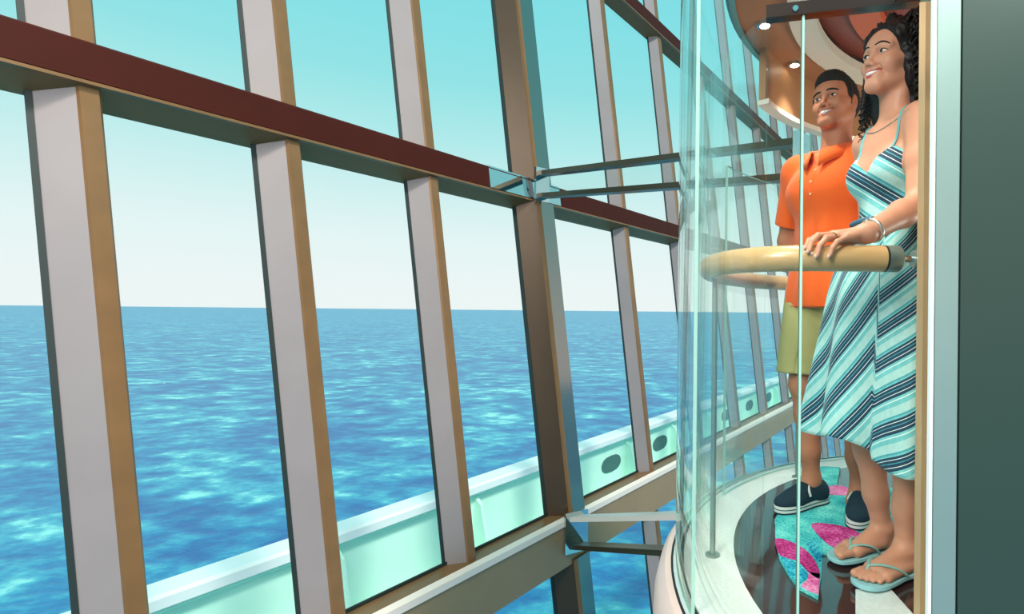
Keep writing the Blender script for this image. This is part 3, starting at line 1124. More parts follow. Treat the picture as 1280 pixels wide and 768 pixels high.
def face_parts(f, T, body, skin_m, lip_m, brow_m, iris_m, fem=True):
    """eyes, brows, lips and teeth as children of the body"""
    fw = T.d(1, 0, 0)

    def surf(y, z):
        return f.hit(T(0.14, y, z), -fw, 0.16)
    for s in (-1, 1):
        c = np.array([0.0765, s * 0.0320, 0.0015])
        bm = bmesh.new()
        bmesh.ops.create_uvsphere(bm, u_segments=20, v_segments=14, radius=1.0)
        for v in bm.verts:
            v.co = Vector(T(c + np.array([v.co.x * 0.0125, v.co.y * 0.0150, v.co.z * (0.0064 if fem else 0.0058)])))
        eye = bm_obj('eye', bm, M['eye_white'], body, True)
        # iris as a small dome
        gz = np.array([0.96, 0.10 if fem else 0.0, 0.0])
        bm = bmesh.new()
        bmesh.ops.create_uvsphere(bm, u_segments=16, v_segments=10, radius=1.0)
        for v in bm.verts:
            v.co = Vector(T(c + np.array([0.0105, 0.0022 * 0, 0.0006]) + np.array([v.co.x * 0.0028, v.co.y * 0.0060, v.co.z * 0.0056])))
        bm_obj('iris', bm, iris_m, eye, True)
        # upper lid line
        pts = []
        for i in range(9):
            u = -1 + 2 * i / 8
            y = s * 0.0320 + u * 0.0165
            z = 0.0020 + 0.0062 * (1 - u * u) + (0.001 * s * u)
            p = surf(y, z)
            pts.append(p + fw * 0.0006)
        tube('lashes', pts, [0.0004 + 0.0013 * math.sin(PI * (0.1 + 0.8 * i / 8)) for i in range(9)], brow_m, body, 6)
        # brow
        pts = []
        for i in range(9):
            u = i / 8
            y = s * (0.012 + 0.042 * u)
            z = 0.0215 + (0.010 if fem else 0.006) * math.sin(PI * min(1, u * 0.9 + 0.05)) - 0.004 * u
            pts.append(surf(y, z) + fw * 0.0004)
        wd = 0.0029 if fem else 0.0042
        tube('eyebrow', pts, [wd * (0.55 + 0.6 * math.sin(PI * (0.15 + 0.75 * i / 8))) for i in range(9)], brow_m, body, 8, 0.8)
    # teeth
    pts = []
    for i in range(11):
        u = -1 + 2 * i / 10
        y = u * 0.0240
        pts.append(T((0.0900 - 0.018 * u * u, y, -0.0610 + 0.0105 * u * u)))
    tube('teeth', pts, [0.0062 * (1 - 0.7 * abs(-1 + 2 * i / 10) ** 2.2) + 0.0004 for i in range(11)], M['teeth'], body, 10)
    for nm, dz, cv in (('upper_lip', -0.0555, 0.0135), ('lower_lip', -0.0715, 0.0195)):
        pts, rad = [], []
        for i in range(13):
            u = -1 + 2 * i / 12
            y = u * 0.0295
            z = dz + (0.0 if nm == 'lower_lip' else -0.0012 * math.exp(-(u / 0.18) ** 2)) + (-0.0475 - dz) * abs(u) ** 2.0
            x = 0.0925 - 0.0215 * u * u - (0.002 if nm == 'lower_lip' else 0)
            pts.append(T((x, y, z)))
            rad.append((0.0036 if nm == 'upper_lip' else 0.0043) * (1 - 0.75 * abs(u) ** 2.5))
        tube(nm, pts, rad, lip_m, body, 10)


def finger(f, pts, r0, r1, k=0.004):
    n = len(pts)
    f.chain(pts, [r0 + (r1 - r0) * i / (n - 1) for i in range(n)], k)


def hand_generic(f, T, curl=0.35, side=1, sc=1.0):
    """relaxed hand: T origin at the wrist, x towards the fingertips, z out of the back of the hand, side +1: thumb at +y"""
    for i, (y, L, r, x0) in enumerate(((0.026, 0.070, 0.0088, 0.086), (0.008, 0.078, 0.0090, 0.090), (-0.010, 0.072, 0.0086, 0.086), (-0.026, 0.056, 0.0076, 0.078))):
        y *= side
        base = np.array([0.008, y * 0.55, 0.0])
        kn = np.array([x0, y, 0.003])
        f.cone(T(base * sc), T(kn * sc), 0.0145 * sc, 0.0112 * sc, 0.012)
        p = kn.copy()
        a = -curl * 0.6
        pts = [p.copy()]
        for q, fr in enumerate((0.46, 0.30, 0.24)):
            p = p + L * fr * np.array([math.cos(a), y * 1.2, math.sin(a)])
            a -= curl * (0.9 + 0.15 * i)
            pts.append(p.copy())
        finger(f, [T(q * sc) for q in pts], r * sc, r * 0.78 * sc)
    th = [np.array(q) * np.array([1, side, 1]) for q in ((0.018, 0.022, -0.006), (0.048, 0.046, -0.016), (0.076, 0.056, -0.022), (0.098, 0.058, -0.028))]
    f.cone(T(th[0] * sc), T(th[1] * sc), 0.014 * sc, 0.0115 * sc, 0.012)
    finger(f, [T(q * sc) for q in th[1:]], 0.0105 * sc, 0.0078 * sc)


M['skin_f'] = mat('skin_warm', srgb(216, 152, 122), 0.45, 0, 0.35, 0.05, 30, 0.04, 300, sss=0.12)
M['skin_m'] = mat('skin_tan', srgb(188, 124, 92), 0.5, 0, 0.3, 0.07, 30, 0.04, 300, sss=0.12)
M['eye_white'] = mat('eye_white', srgb(232, 228, 222), 0.2)
M['iris_brown'] = mat('iris_brown', srgb(40, 24, 16), 0.15)
M['teeth'] = mat('teeth', srgb(244, 240, 232), 0.25)
M['lip_f'] = mat('lip_rose', srgb(190, 74, 80), 0.35)
M['lip_m'] = mat('lip_natural', srgb(172, 100, 86), 0.45)
M['hair_black'] = mat('hair_dark', srgb(24, 18, 18), 0.5, 0, 0.3, 0.3, 60)
M['hair_brown'] = mat('hair_brown', srgb(36, 27, 23), 0.6, 0, 0.2, 0.4, 140, 0.5, 260)
M['nail'] = mat('nail', srgb(226, 176, 156), 0.25)
M['gold'] = mat('gold', srgb(226, 190, 120), 0.2, 1.0)
# ------------------------------------------------------------------ the woman
YW = R(197)
WR = (0.815, 1.800)
woman = thing('person', 'smiling person with long dark curly hair in a striped teal sundress, hand on the rail', 'person', (WR[0], WR[1], 0.0), YW)
cw, sw = math.cos(YW), math.sin(YW)


def wl(x, y, z):
    """room point to the woman's own frame"""
    dx, dy = x - WR[0], y - WR[1]
    return np.array([dx * cw + dy * sw, -dx * sw + dy * cw, z])


FZ = 0.024                       # thickness of the sandals
TH_W = Frame(wl(0.800, 1.785, 1.618), R(7), R(7), R(-4))      # head frame inside her frame

# key joints
hipL, hipR = np.array((0.0, 0.085, 0.90)), np.array((0.0, -0.085, 0.90))
aL, aR = np.array((0.000, 0.062, FZ + 0.075)), np.array((-0.035, -0.085, FZ + 0.075))
kL, kR = np.array((0.012, 0.075, 0.49)), np.array((0.055, -0.085, 0.49))
shL, shR = wl(0.835, 1.665, 1.405), wl(0.790, 1.955, 1.405)
elL, wrL = wl(0.800, 1.610, 1.135), wl(0.597, 1.475, 1.031)
elR, wrR = wl(0.83, 2.03, 1.13), wl(0.76, 2.05, 0.90)


def woman_body(f, hands=True):
    # trunk
    f.ell((0.0, 0, 0.955), (0.105, 0.160, 0.115), None, 0.05)
    f.ell((-0.045, 0.07, 0.90), (0.085, 0.085, 0.09), None, 0.04)
    f.ell((-0.045, -0.07, 0.90), (0.085, 0.085, 0.09), None, 0.04)
    f.ell((0.008, 0, 1.11), (0.082, 0.116, 0.12), None, 0.06)
    f.ell((0.004, 0, 1.27), (0.092, 0.134, 0.13), None, 0.05)
    f.ell((-0.004, 0, 1.375), (0.072, 0.142, 0.065), None, 0.05)
    for s in (-1, 1):
        f.ell((0.062, s * 0.062, 1.262), (0.054, 0.056, 0.058), None, 0.035)
    f.cone((-0.008, 0.0, 1.415), shL, 0.045, 0.046, 0.03)
    f.cone((-0.008, 0.0, 1.415), shR, 0.045, 0.046, 0.03)
    # collar bones
    for sgn, sh in ((1, shL), (-1, shR)):
        f.cone((0.052, sgn * 0.018, 1.408), (sh[0] + 0.02, sh[1] * 0.8, 1.428), 0.011, 0.011, 0.02)
    # neck
    f.cone((-0.012, 0, 1.40), TH_W((-0.022, 0, -0.06)), 0.055, 0.049, 0.025)
    f.cone((0.030, 0.012, 1.41), TH_W((-0.012, 0.055, -0.05)), 0.012, 0.014, 0.03)
    # arms
    f.chain([shL, shL * .5 + elL * .5 + np.array((0.004, 0.004, 0)), elL], [0.051, 0.0415, 0.036], 0.02)
    f.chain([elL, elL * .65 + wrL * .35, wrL], [0.037, 0.0375, 0.0265], 0.02)
    f.chain([shR, shR * .5 + elR * .5, elR], [0.050, 0.041, 0.036], 0.02)
    f.chain([elR, elR * .65 + wrR * .35, wrR], [0.036, 0.0365, 0.0255], 0.02)
    # legs
    for hp, kn, an in ((hipL, kL, aL), (hipR, kR, aR)):
        f.chain([hp, hp * .5 + kn * .5 + np.array((0.012, 0, 0)), kn], [0.090, 0.073, 0.050], 0.03)
        cf = kn * 0.68 + an * 0.32
        f.chain([kn, cf + np.array((-0.012, 0, 0)), kn * .3 + an * .7, an], [0.050, 0.0505, 0.038, 0.031], 0.03)
        f.ell(kn + np.array((0.030, 0, 0.0)), (0.024, 0.030, 0.036), None, 0.02)


def woman_foot(f, an, toe, s):
    """an: ankle joint; toe: plan direction of the foot; s: +1 left, -1 right"""
    d = np.array((toe[0], toe[1], 0.0))
    d /= np.linalg.norm(d)
    l = np.array((-d[1], d[0], 0.0))
    b = np.array((an[0], an[1], FZ))
    P = lambda x, y, z: b + d * x + l * y * s + np.array((0, 0, z))
    f.ell(P(-0.030, 0, 0.026), (0.030, 0.029, 0.027), None, 0.02)                    # heel
    f.cone(P(-0.006, 0, 0.075), P(-0.026, 0, 0.028), 0.031, 0.026, 0.02)
    f.cone(P(0.000, 0, 0.064), P(0.105, -0.006, 0.030), 0.033, 0.019, 0.02)           # instep
    f.cone(P(-0.02, 0.012, 0.022), P(0.115, 0.030, 0.016), 0.021, 0.016, 0.02)        # outer edge
    f.cone(P(0.02, -0.012, 0.030), P(0.125, -0.026, 0.018), 0.022, 0.0175, 0.02)      # inner edge
    f.cone(P(0.120, -0.026, 0.017), P(0.122, 0.030, 0.014), 0.0175, 0.0145, 0.015)    # ball
    for sg in (-1, 1):
        f.ell(an + l * sg * 0.028 + np.array((0, 0, 0.0)), (0.012, 0.009, 0.012), None, 0.012)
    for y, x1, r in ((-0.029, 0.186, 0.0125), (-0.009, 0.184, 0.0092), (0.007, 0.176, 0.0088), (0.021, 0.165, 0.0083), (0.034, 0.152, 0.0078)):
        f.chain([P(0.118, y * .95, 0.016), P(x1 - 0.026, y, 0.0165), P(x1, y, r + 0.001)], [r * 1.05, r * .92, r], 0.0035)
    return P


# coarse body
lo, hi = (-0.30, -0.42, -0.01), (0.36, 0.42, 1.80)
fb = Field(lo, hi, 0.0055)
woman_body(fb)
toeL, toeR = (1.0, 0.16), (1.0, 0.02)
woman_foot(fb, aL, toeL, 1)
woman_foot(fb, aR, toeR, -1)
TRW = Frame(wrR, R(25), R(-70), R(90))
hand_generic(fb, TRW, 0.35, -1, 0.92)
# head block
hl, hh = TH_W.o - np.array((0.15, 0.13, 0.13)), TH_W.o + np.array((0.16, 0.13, 0.15))
fh = Field(hl, hh, 0.0024)
woman_body(fh)
sculpt_head(fh, TH_W, True)
sculpt_head(fb, TH_W, True)
# hand block: the left hand lies over the rail
fhl, fhh = wl(0.50, 1.46, 1.0) - np.array((0.16, 0.16, 0.09)), wl(0.50, 1.46, 1.0) + np.array((0.14, 0.14, 0.10))
fg = Field(fhl, fhh, 0.0020)


def rail_hand(f):
    kn = [((.506, 1.502, 1.022), .0118), ((.508, 1.481, 1.027), .0120), ((.517, 1.459, 1.023), .0116), ((.530, 1.440, 1.015), .0108)]
    wst = wrL
    for (p, r) in kn:
        p = wl(*p)
        base = wrL + (p - wrL) * 0.12
        f.cone(base, p, 0.0165, r, 0.012)
    ch = [[(.506, 1.502, 1.022), (.462, 1.486, 1.019), (.440, 1.462, 1.009), (.427, 1.441, .991)],
          [(.508, 1.481, 1.027), (.462, 1.460, 1.021), (.438, 1.437, 1.002), (.428, 1.425, .978)],
          [(.517, 1.459, 1.023), (.476, 1.437, 1.012), (.455, 1.422, .991), (.447, 1.4185, .966)],
          [(.530, 1.440, 1.015), (.500, 1.425, 1.001), (.486, 1.4195, .984), (.480, 1.4185, .966)]]
    for c, r in zip(ch, (.0090, .0092, .0088, .0080)):
        finger(f, [wl(*q) for q in c], r, r * .76, 0.003)
    th = [wl(*q) for q in ((.572, 1.492, 1.018), (.538, 1.516, 1.004), (.505, 1.520, .990), (.482, 1.513, .980))]
    f.chain(th, [.015, .012, .0105, .0082], .008)


rail_hand(fg)
woman_body(fg)
rail_hand(fb)
# feet block
fl, fh2 = np.array((-0.12, -0.17, 0.004)), np.array((0.24, 0.20, 0.17))
ff = Field(fl, fh2, 0.0026)
woman_body(ff)
PL = woman_foot(ff, aL, toeL, 1)
PR = woman_foot(ff, aR, toeR, -1)
Vb, Fb = fb.mesh()
boxes = []
parts = []
for fld in (fh, fg, ff):
    V, Q = fld.mesh()
    m_ = 0.012
    blo, bhi = fld.lo + m_, fld.lo + fld.h * (fld.n - 1) - m_
    if fld is ff:
        blo[2] = -1
    parts.append(clip_cells(relax(V, Q, 1, 0.4), Q, blo - 0.003, bhi + 0.003))
    boxes.append((blo, bhi))
Vb = relax(Vb, Fb, 2, 0.5)
parts.insert(0, drop_cells(Vb, Fb, boxes))
V, Q = join_vf(parts)
wbody = np_mesh('body', V, Q, M['skin_f'], woman)
face_parts(fh, TH_W, wbody, M['skin_f'], M['lip_f'], M['hair_black'], M['iris_brown'], True)
for q in ((.427, 1.441, .991), (.428, 1.425, .978), (.447, 1.4185, .966), (.480, 1.4185, .966)):
    p = wl(*q) + wl(WR[0] - 0.005, WR[1] - 0.0035, 0.0) - np.array((0, 0, 0.0035))
    bm = bmesh.new()
    bmesh.ops.create_uvsphere(bm, u_segments=10, v_segments=8, radius=1.0)
    for v in bm.verts:
        v.co = Vector(p) + Vector((v.co.x * .0045, v.co.y * .0045, v.co.z * .0062))
    bm_obj('fingernail', bm, M['nail'], wbody, True)


# ---- striped cotton, one stripe coordinate per vertex
def stripe_mat(name):
    m = bpy.data.materials.new(name)
    m.use_nodes = True
    t = m.node_tree
    b = t.nodes['Principled BSDF']
    b.inputs['Roughness'].default_value = 0.8
    b.inputs['Sheen Weight'].default_value = 0.1
    at = t.nodes.new('ShaderNodeAttribute')
    at.attribute_name = 'stripe'
    fr = t.nodes.new('ShaderNodeMath')
    fr.operation = 'FRACT'
    r = t.nodes.new('ShaderNodeValToRGB')
    r.color_ramp.interpolation = 'CONSTANT'
    pale, aqua, sea_, navy, white = srgb(176, 216, 208), srgb(116, 194, 192), srgb(72, 162, 170), srgb(24, 58, 82), srgb(222, 236, 230)
    seq = [(0.0, pale), (0.16, aqua), (0.30, white), (0.33, aqua), (0.40, navy), (0.49, white), (0.51, navy), (0.60, sea_), (0.625, navy), (0.70, white), (0.72, navy), (0.79, aqua), (0.84, sea_), (0.90, pale)]
    el = r.color_ramp.elements
    el[0].position, el[0].color = seq[0]
    el[1].position, el[1].color = seq[1]
    for p, c in seq[2:]:
        e = el.new(p)
        e.color = c
    t.links.new(at.outputs['Fac'], fr.inputs[0])
    t.links.new(fr.outputs[0], r.inputs['Fac'])
    n = t.nodes.new('ShaderNodeTexNoise')
    n.inputs['Scale'].default_value = 40
    mx = t.nodes.new('ShaderNodeMixRGB')
    mx.blend_type = 'OVERLAY'
    mx.inputs['Fac'].default_value = 0.25
    t.links.new(r.outputs['Color'], mx.inputs['Color1'])
    t.links.new(n.outputs['Fac'], mx.inputs['Color2'])
    t.links.new(mx.outputs['Color'], b.inputs['Base Color'])
    return m


M['stripes'] = stripe_mat('striped_cotton')
M['strap'] = mat('dress_strap', srgb(96, 170, 176), 0.7)


def set_stripe(o, vals):
    a = o.data.attributes.new('stripe', 'FLOAT', 'POINT')
    a.data.foreach_set('value', np.ascontiguousarray(vals, np.float32))


# bodice: the trunk, grown a little and cut at the neckline
fd = Field((-0.16, -0.20, 1.02), (0.19, 0.20, 1.42), 0.0042)
fd.ell((0.008, 0, 1.11), (0.088, 0.122, 0.125), None, 0.06)
fd.ell((0.004, 0, 1.27), (0.098, 0.140, 0.135), None, 0.05)
fd.ell((0.0, 0, 0.97), (0.112, 0.165, 0.12), None, 0.05)
for s in (-1, 1):
    fd.ell((0.064, s * 0.062, 1.262), (0.059, 0.061, 0.064), None, 0.035)
for i in range(6):                                     # gathers under the bust
    a = -0.9 + 0.36 * i
    fd.cone((0.120 * math.cos(a), 0.125 * math.sin(a) + .0, 1.20 - 0.02 * i), (0.095, 0.11 * math.sin(a * 1.2), 1.12), 0.004, 0.003, 0.008, 'sub')
fd.plane((0.10, 0.0, 1.262), (0.50, -0.78, 0.60), 0.008) if False else None
Pn = [fd.ax[0][:, None, None], fd.ax[1][None, :, None], fd.ax[2][None, None, :]]
# neckline: a V in front, low straight back
front = Pn[2] - (1.262 + 0.85 * np.minimum(np.abs(Pn[1]), 0.08) - 0.7 * np.maximum(np.abs(Pn[1]) - 0.085, 0))
back = Pn[2] - 1.26 + 0 * Pn[1]
tmix = np.clip((Pn[0] + 0.03) / 0.07, 0, 1)
cut = (front * tmix + back * (1 - tmix)) * 0.72
fd.D = np.maximum(fd.D, cut).astype(np.float32)
fd.plane((0, 0, 1.045), (0, 0, -1))
V, Q = fd.mesh()
V = relax(V, Q, 1, 0.5)
bod = np_mesh('dress_bodice', V, Q, M['stripes'], woman)
hx = V[:, 1] * 0.75 - V[:, 0] * 0.62           # across, as seen from her left front
side_ = np.where(V[:, 2] > 1.20, 1.0, 0.85)
set_stripe(bod, (V[:, 2] * 0.80 + (V[:, 1] * 0.55 - V[:, 0] * 0.35) * 0.9) / 0.105 + 0.55)
# straps
for s, sh in ((1, shL), (-1, shR)):
    p0 = np.array((0.098, s * 0.078, 1.318))
    ctr = [p0, np.array((0.075, s * 0.085, 1.375)), np.array((0.030, s * 0.092, 1.442)), np.array((-0.03, s * 0.088, 1.452)), np.array((-0.085, s * 0.07, 1.38)), np.array((-0.095, s * 0.06, 1.26))]
    pts = []
    for p in spline(ctr, 26):
        p = np.array(p)
        # lie on the skin
        q = p.copy()
        c0 = np.array((0.0, p[1] * .9, 1.33))
        d0 = (p - c0) / np.linalg.norm(p - c0)
        o0 = c0 + d0 * 0.22
        h_ = fb.hit(o0, -d0, 0.22)
        pts.append(h_ + d0 * 0.003)
    tube('dress_strap', pts, 0.0052, M['strap'], bod, 8, 0.5)

# skirt: a flared loft with folds
nphi, nz = 200, 60
V = np.zeros((nz, nphi, 3))
ST = np.zeros((nz, nphi))
for j in range(nz):
    t_ = j / (nz - 1)
    for i in range(nphi):
        ph = 2 * PI * i / nphi                         # 0 = front, pi/2 = left
        hem = 0.435 - 0.065 * max(0.0, math.sin(ph - 0.35)) ** 1.2 + 0.012 * math.sin(5 * ph + .7)
        hem -= 0.022 if 0.62 < ph < 3.5 else 0.0
        z = 1.125 + (hem - 1.125) * t_
        rx = 0.096 + 0.118 * min(1, t_ * 2.6) * (1 - 0.55 * min(1, t_ * 2.6)) * 0.9 + 0.085 * t_
        ry = 0.130 + 0.100 * min(1, t_ * 2.4) * (1 - 0.5 * min(1, t_ * 2.4)) * 1.0 + 0.070 * t_
        am = 0.15 * max(0.0, t_ - 0.12) ** 1.2
        fold = math.sin(6 * ph + 1.1 * math.sin(2 * ph) + 0.5) + 0.45 * math.sin(11 * ph + 1.3 + 2 * t_)
        g = 1 + am * fold
        V[j, i] = (rx * g * math.cos(ph) + 0.015 * t_ + 0.01, ry * g * math.sin(ph), z + 0.004 * math.sin(3 * ph) * t_)
        arc = ph * 0.19 * (0.75 + 0.5 * t_)
        p2 = (ph + 2.2) % (2 * PI) - 2.2
        ang = R(38) if p2 > 0.62 else R(58)
        ST[j, i] = ((z - 0.4) * math.cos(ang) - (p2 - 0.62) * 0.20 * math.sin(ang)) / 0.079 + (0.45 if p2 < 0.62 else 0)
idx = np.arange(nz * nphi).reshape(nz, nphi)
Q = np.stack([idx[:-1, :].ravel(), np.roll(idx, -1, 1)[:-1, :].ravel(), np.roll(idx, -1, 1)[1:, :].ravel(), idx[1:, :].ravel()], 1)
skirt = np_mesh('dress_skirt', V.reshape(-1, 3), Q[:, ::-1], M['stripes'], woman)
set_stripe(skirt, ST.ravel())
so = skirt.modifiers.new('thickness', 'SOLIDIFY')
so.thickness = 0.003
so.offset = -1
# waistband and its tie at the back
pts = [(0.0098 + 0.1035 * math.cos(a), 0.1375 * math.sin(a), 1.115 - 0.004 * math.cos(a)) for a in np.linspace(0, 2 * PI, 48)]
band = tube('waistband', pts, 0.011, M['strap'], skirt, 10)
wb = mat('navy_band', srgb(52, 92, 116), 0.7)
band.data.materials.clear()
band.data.materials.append(wb)
for k in range(2):
    tube('tie_loop', spline([(-0.095, 0.09, 1.11), (-0.13, 0.12 + .03 * k, 1.13 - 0.05 * k), (-0.15, 0.10, 1.08 - .08 * k), (-0.11, 0.085, 1.10)], 16), 0.012, wb, skirt, 8)

# flip-flops
M['sandal'] = mat('sandal_aqua', srgb(156, 208, 212), 0.6, 0, 0.3, 0.05, 40)
M['sandal_strap'] = mat('sandal_strap', srgb(142, 186, 176), 0.5)


def sandal(an, toe, s, P):
    out = []
    prof = [(-0.062, 0.0), (-0.055, 0.022), (-0.02, 0.033), (0.04, 0.036), (0.10, 0.047), (0.15, 0.050), (0.185, 0.040), (0.203, 0.018), (0.207, -0.008), (0.200, -0.030), (0.18, -0.044), (0.13, -0.046), (0.06, -0.034), (-0.01, -0.032), (-0.05, -0.022)]
    n = len(prof)
    pl = []
    for i in range(n):
        a, b_, c, d = (Vector(prof[(i + k - 1) % n]) for k in range(4))
        for q in range(4):
            t_ = q / 4
            pl.append(0.5 * ((2 * b_) + (-a + c) * t_ + (2 * a - 5 * b_ + 4 * c - d) * t_ * t_ + (-a + 3 * b_ - 3 * c + d) * t_ ** 3))
    lo_ = [P(p[0], p[1], -FZ + 0.0105) for p in pl]
    hi_ = [P(p[0] * 1.0, p[1], 0.0005) for p in pl]
    o = prism('flip_flop', lo_, hi_, M['sandal'], woman)
    bv = o.modifiers.new('soft_edge', 'BEVEL')
    bv.width = 0.003
    bv.segments = 2
    bv.limit_method = 'ANGLE'
    post = P(0.137, -0.019, 0.036)
    for pts in ([P(0.150, -0.019, 0.002), P(0.148, -0.019, 0.020), P(0.138, -0.019, 0.033)],
                [P(0.140, -0.019, 0.033), P(0.118, 0.010, 0.041), P(0.085, 0.036, 0.034), P(0.055, 0.041, 0.016), P(0.035, 0.038, 0.0)],
                [P(0.140, -0.019, 0.033), P(0.118, -0.033, 0.041), P(0.085, -0.042, 0.037), P(0.055, -0.040, 0.020), P(0.035, -0.034, 0.0)]):
        tube('toe_strap', spline(pts, 14), 0.0052, M['sandal_strap'], o, 8, 0.75)


sandal(aL, toeL, 1, PL)
sandal(aR, toeR, -1, PR)

# bracelet watch, ring, necklace
wd = (wrL - elL) / np.linalg.norm(wrL - elL)
c = wrL - wd * 0.022
u_ = np.cross(wd, (0, 0, 1.0))
u_ /= np.linalg.norm(u_)
v_ = np.cross(u_, wd)
M['silver'] = mat('silver_links', srgb(226, 214, 198), 0.3, 0.8)
wt = tube('watch_band', [c + (u_ * math.cos(a) + v_ * math.sin(a)) * 0.0295 for a in np.linspace(0, 2 * PI, 33)], 0.0052, M['silver'], wbody, 8)
pc = c + (u_ * 0.25 + v_ * 0.85) * 0.031
tube('watch_face', [pc, pc + (u_ * 0.25 + v_ * 0.85) * 0.007], [0.0125, 0.0115], M['silver'], wt, 16)
a0_, a1_ = wl(.517, 1.459, 1.023), wl(.476, 1.437, 1.012)
rc = a0_ * 0.55 + a1_ * 0.45
rd = (a1_ - a0_) / np.linalg.norm(a1_ - a0_)
ru = np.cross(rd, (0, 0, 1.0))
ru /= np.linalg.norm(ru)
rv = np.cross(ru, rd)
tube('finger_ring', [rc + (ru * math.cos(a) + rv * math.sin(a)) * 0.0096 for a in np.linspace(0, 2 * PI, 21)], 0.0017, M['gold'], wbody, 6)
pts = []
for a in np.linspace(-1.25, 1.25, 25):
    o_ = np.array((0.16 * math.cos(a), 0.105 * math.sin(a), 1.385 + 0.055 * (1 - math.cos(a))))
    ctr = np.array((-0.012, 0, 1.41 + 0.02 * (1 - math.cos(a))))
    d0 = (o_ - ctr) / np.linalg.norm(o_ - ctr)
    pts.append(fb.hit(ctr + d0 * 0.2, -d0, 0.2) + d0 * 0.002)
neck = tube('necklace', pts, 0.0016, M['silver'], wbody, 6)

# hair: a dark mass with ringlets
fr_ = Field(TH_W.o - np.array((0.22, 0.20, 0.30)), TH_W.o + np.array((0.16, 0.20, 0.20)), 0.0045)
fr_.ell(TH_W((-0.020, 0.0, 0.046)), (0.108, 0.094, 0.096), TH_W.m, 0.02)
fr_.ell(TH_W((-0.070, 0.008, -0.01)), (0.078, 0.090, 0.12), TH_W.m, 0.04)
fr_.ell(TH_W((-0.040, -0.056, -0.085)), (0.036, 0.040, 0.100), TH_W.m, 0.04)
fr_.ell(TH_W((-0.085, 0.0, -0.12)), (0.058, 0.092, 0.10), TH_W.m, 0.05)
for s in (-1, 1):
    fr_.ell(TH_W((0.038, s * 0.052, 0.070)), (0.034, 0.032, 0.042), TH_W.m, 0.02)
    fr_.ell(TH_W((-0.016, s * 0.072, 0.0)), (0.040, 0.026, 0.09), TH_W.m, 0.03)
# keep the face free
fr_.ell(TH_W((0.100, 0.0, -0.035)), (0.090, 0.085, 0.115), TH_W.m, 0.012, 'sub')
fr_.ell(TH_W((0.094, 0.0, 0.022)), (0.046, 0.050, 0.050), TH_W.m, 0.012, 'sub')
V, Q = fr_.mesh()
# lumps
nz_ = np.sin(V[:, 0] * 190 + 2 * np.sin(V[:, 2] * 120)) * np.sin(V[:, 1] * 170 + 1.5 * np.sin(V[:, 2] * 90)) * np.sin(V[:, 2] * 150)
cen = TH_W((-0.03, 0, 0))
nv = V - cen
nv /= np.linalg.norm(nv, axis=1)[:, None]
V = V + nv * (0.003 * nz_)[:, None]
base_v, base_f = V, Q
Vs, Fs = [base_v], [np.concatenate([base_f])]
off = len(base_v)
hm = []
hv, hf = [], []
for i in range(650):
    # root on the scalp shell
    az = rng.uniform(R(62), R(298))
    if rng.random() < 0.25:
        az = rng.uniform(R(45), R(80)) * (1 if rng.random() < 0.5 else -1)
    el_ = rng.uniform(-0.55, 1.35)
    r0 = np.array([math.cos(az) * math.cos(el_), math.sin(az) * math.cos(el_), math.sin(el_)])
    root = np.array((-0.028, 0.0, 0.022)) + r0 * np.array((0.103, 0.104 if r0[1] > 0 else 0.096, 0.100))
    L = rng.uniform(0.10, 0.24) if el_ > 0.2 else rng.uniform(0.10, 0.27)
    if abs(az) < R(82) or az > R(278):
        L *= 0.85
    if az > R(180) and i < 430:
        root[1] *= 0.86
        rad_k = 0.7
    else:
        rad_k = 1.0
    if i >= 430:                     # short coils over the crown and the temples
        az = rng.uniform(R(38), R(322))
        el_ = rng.uniform(0.15, 1.5)
        L = rng.uniform(0.06, 0.11)
        r0 = np.array([math.cos(az) * math.cos(el_), math.sin(az) * math.cos(el_), math.sin(el_)])
        root = np.array((-0.026, 0.0, 0.028)) + r0 * np.array((0.108, 0.108, 0.108))
    ns = 34
    rad, turns = rng.uniform(0.006, 0.0115) * rad_k, L / rng.uniform(0.022, 0.032)
    ph0 = rng.uniform(0, 2 * PI)
    pts, rr = [], []
    p = root.copy()
    v = r0 * np.array((0.9, 1.0 if r0[1] > 0 else 0.45, 0.7)) + np.array((-0.15, 0, 0.1))
    v /= np.linalg.norm(v)
    for k in range(ns):
        t_ = k / (ns - 1)
        v = v + np.array((-0.02, 0, -0.115))
        v /= np.linalg.norm(v)
        p = p + v * L / ns
        q_ = (p - np.array((-0.03, 0, 0.0))) / np.array((0.118, 0.106, 0.122))
        dd = np.linalg.norm(q_)
        if dd < 1.0:
            p = p + (q_ / max(dd, 1e-3)) * np.array((0.118, 0.106, 0.122)) * (1 - dd) * 0.5
        if p[1] < -0.045:
            p[0] = min(p[0], 0.004)
        if p[1] < -0.100:
            p[1] = -0.100 + (p[1] + 0.100) * 0.4
        # keep off the face
        if p[0] > 0.012 and abs(p[1]) < 0.085 and p[2] < 0.06:
            p[0] = 0.012
            p[1] = math.copysign(max(abs(p[1]), 0.076), p[1])
        a = np.cross(v, (0.3, 0.9, 0.2))
        a /= np.linalg.norm(a)
        b2 = np.cross(v, a)
        an_ = ph0 + turns * 2 * PI * t_
        rw = rad * min(1, t_ * 4)
        pts.append(TH_W(p + (a * math.cos(an_) + b2 * math.sin(an_)) * rw))
        rr.append(0.0042 * (1 - 0.65 * t_ ** 3))
    tv, tf = tube_geo(pts, rr, 5, False)
    hv.append(np.array([tuple(q) for q in tv]))
    hf.append(np.array(tf) + off)
    off += len(tv)
V = np.concatenate([base_v] + hv)
Q = np.concatenate([base_f] + hf)
np_mesh('hair', V, Q, M['hair_black'], wbody)

# ------------------------------------------------------------------ the man
YM = R(216)
MR = (0.800, 2.330)
man = thing('person', 'smiling person with short dark hair in an orange polo shirt and khaki shorts', 'person', (MR[0], MR[1], 0.0), YM)
cm, sm_ = math.cos(YM), math.sin(YM)


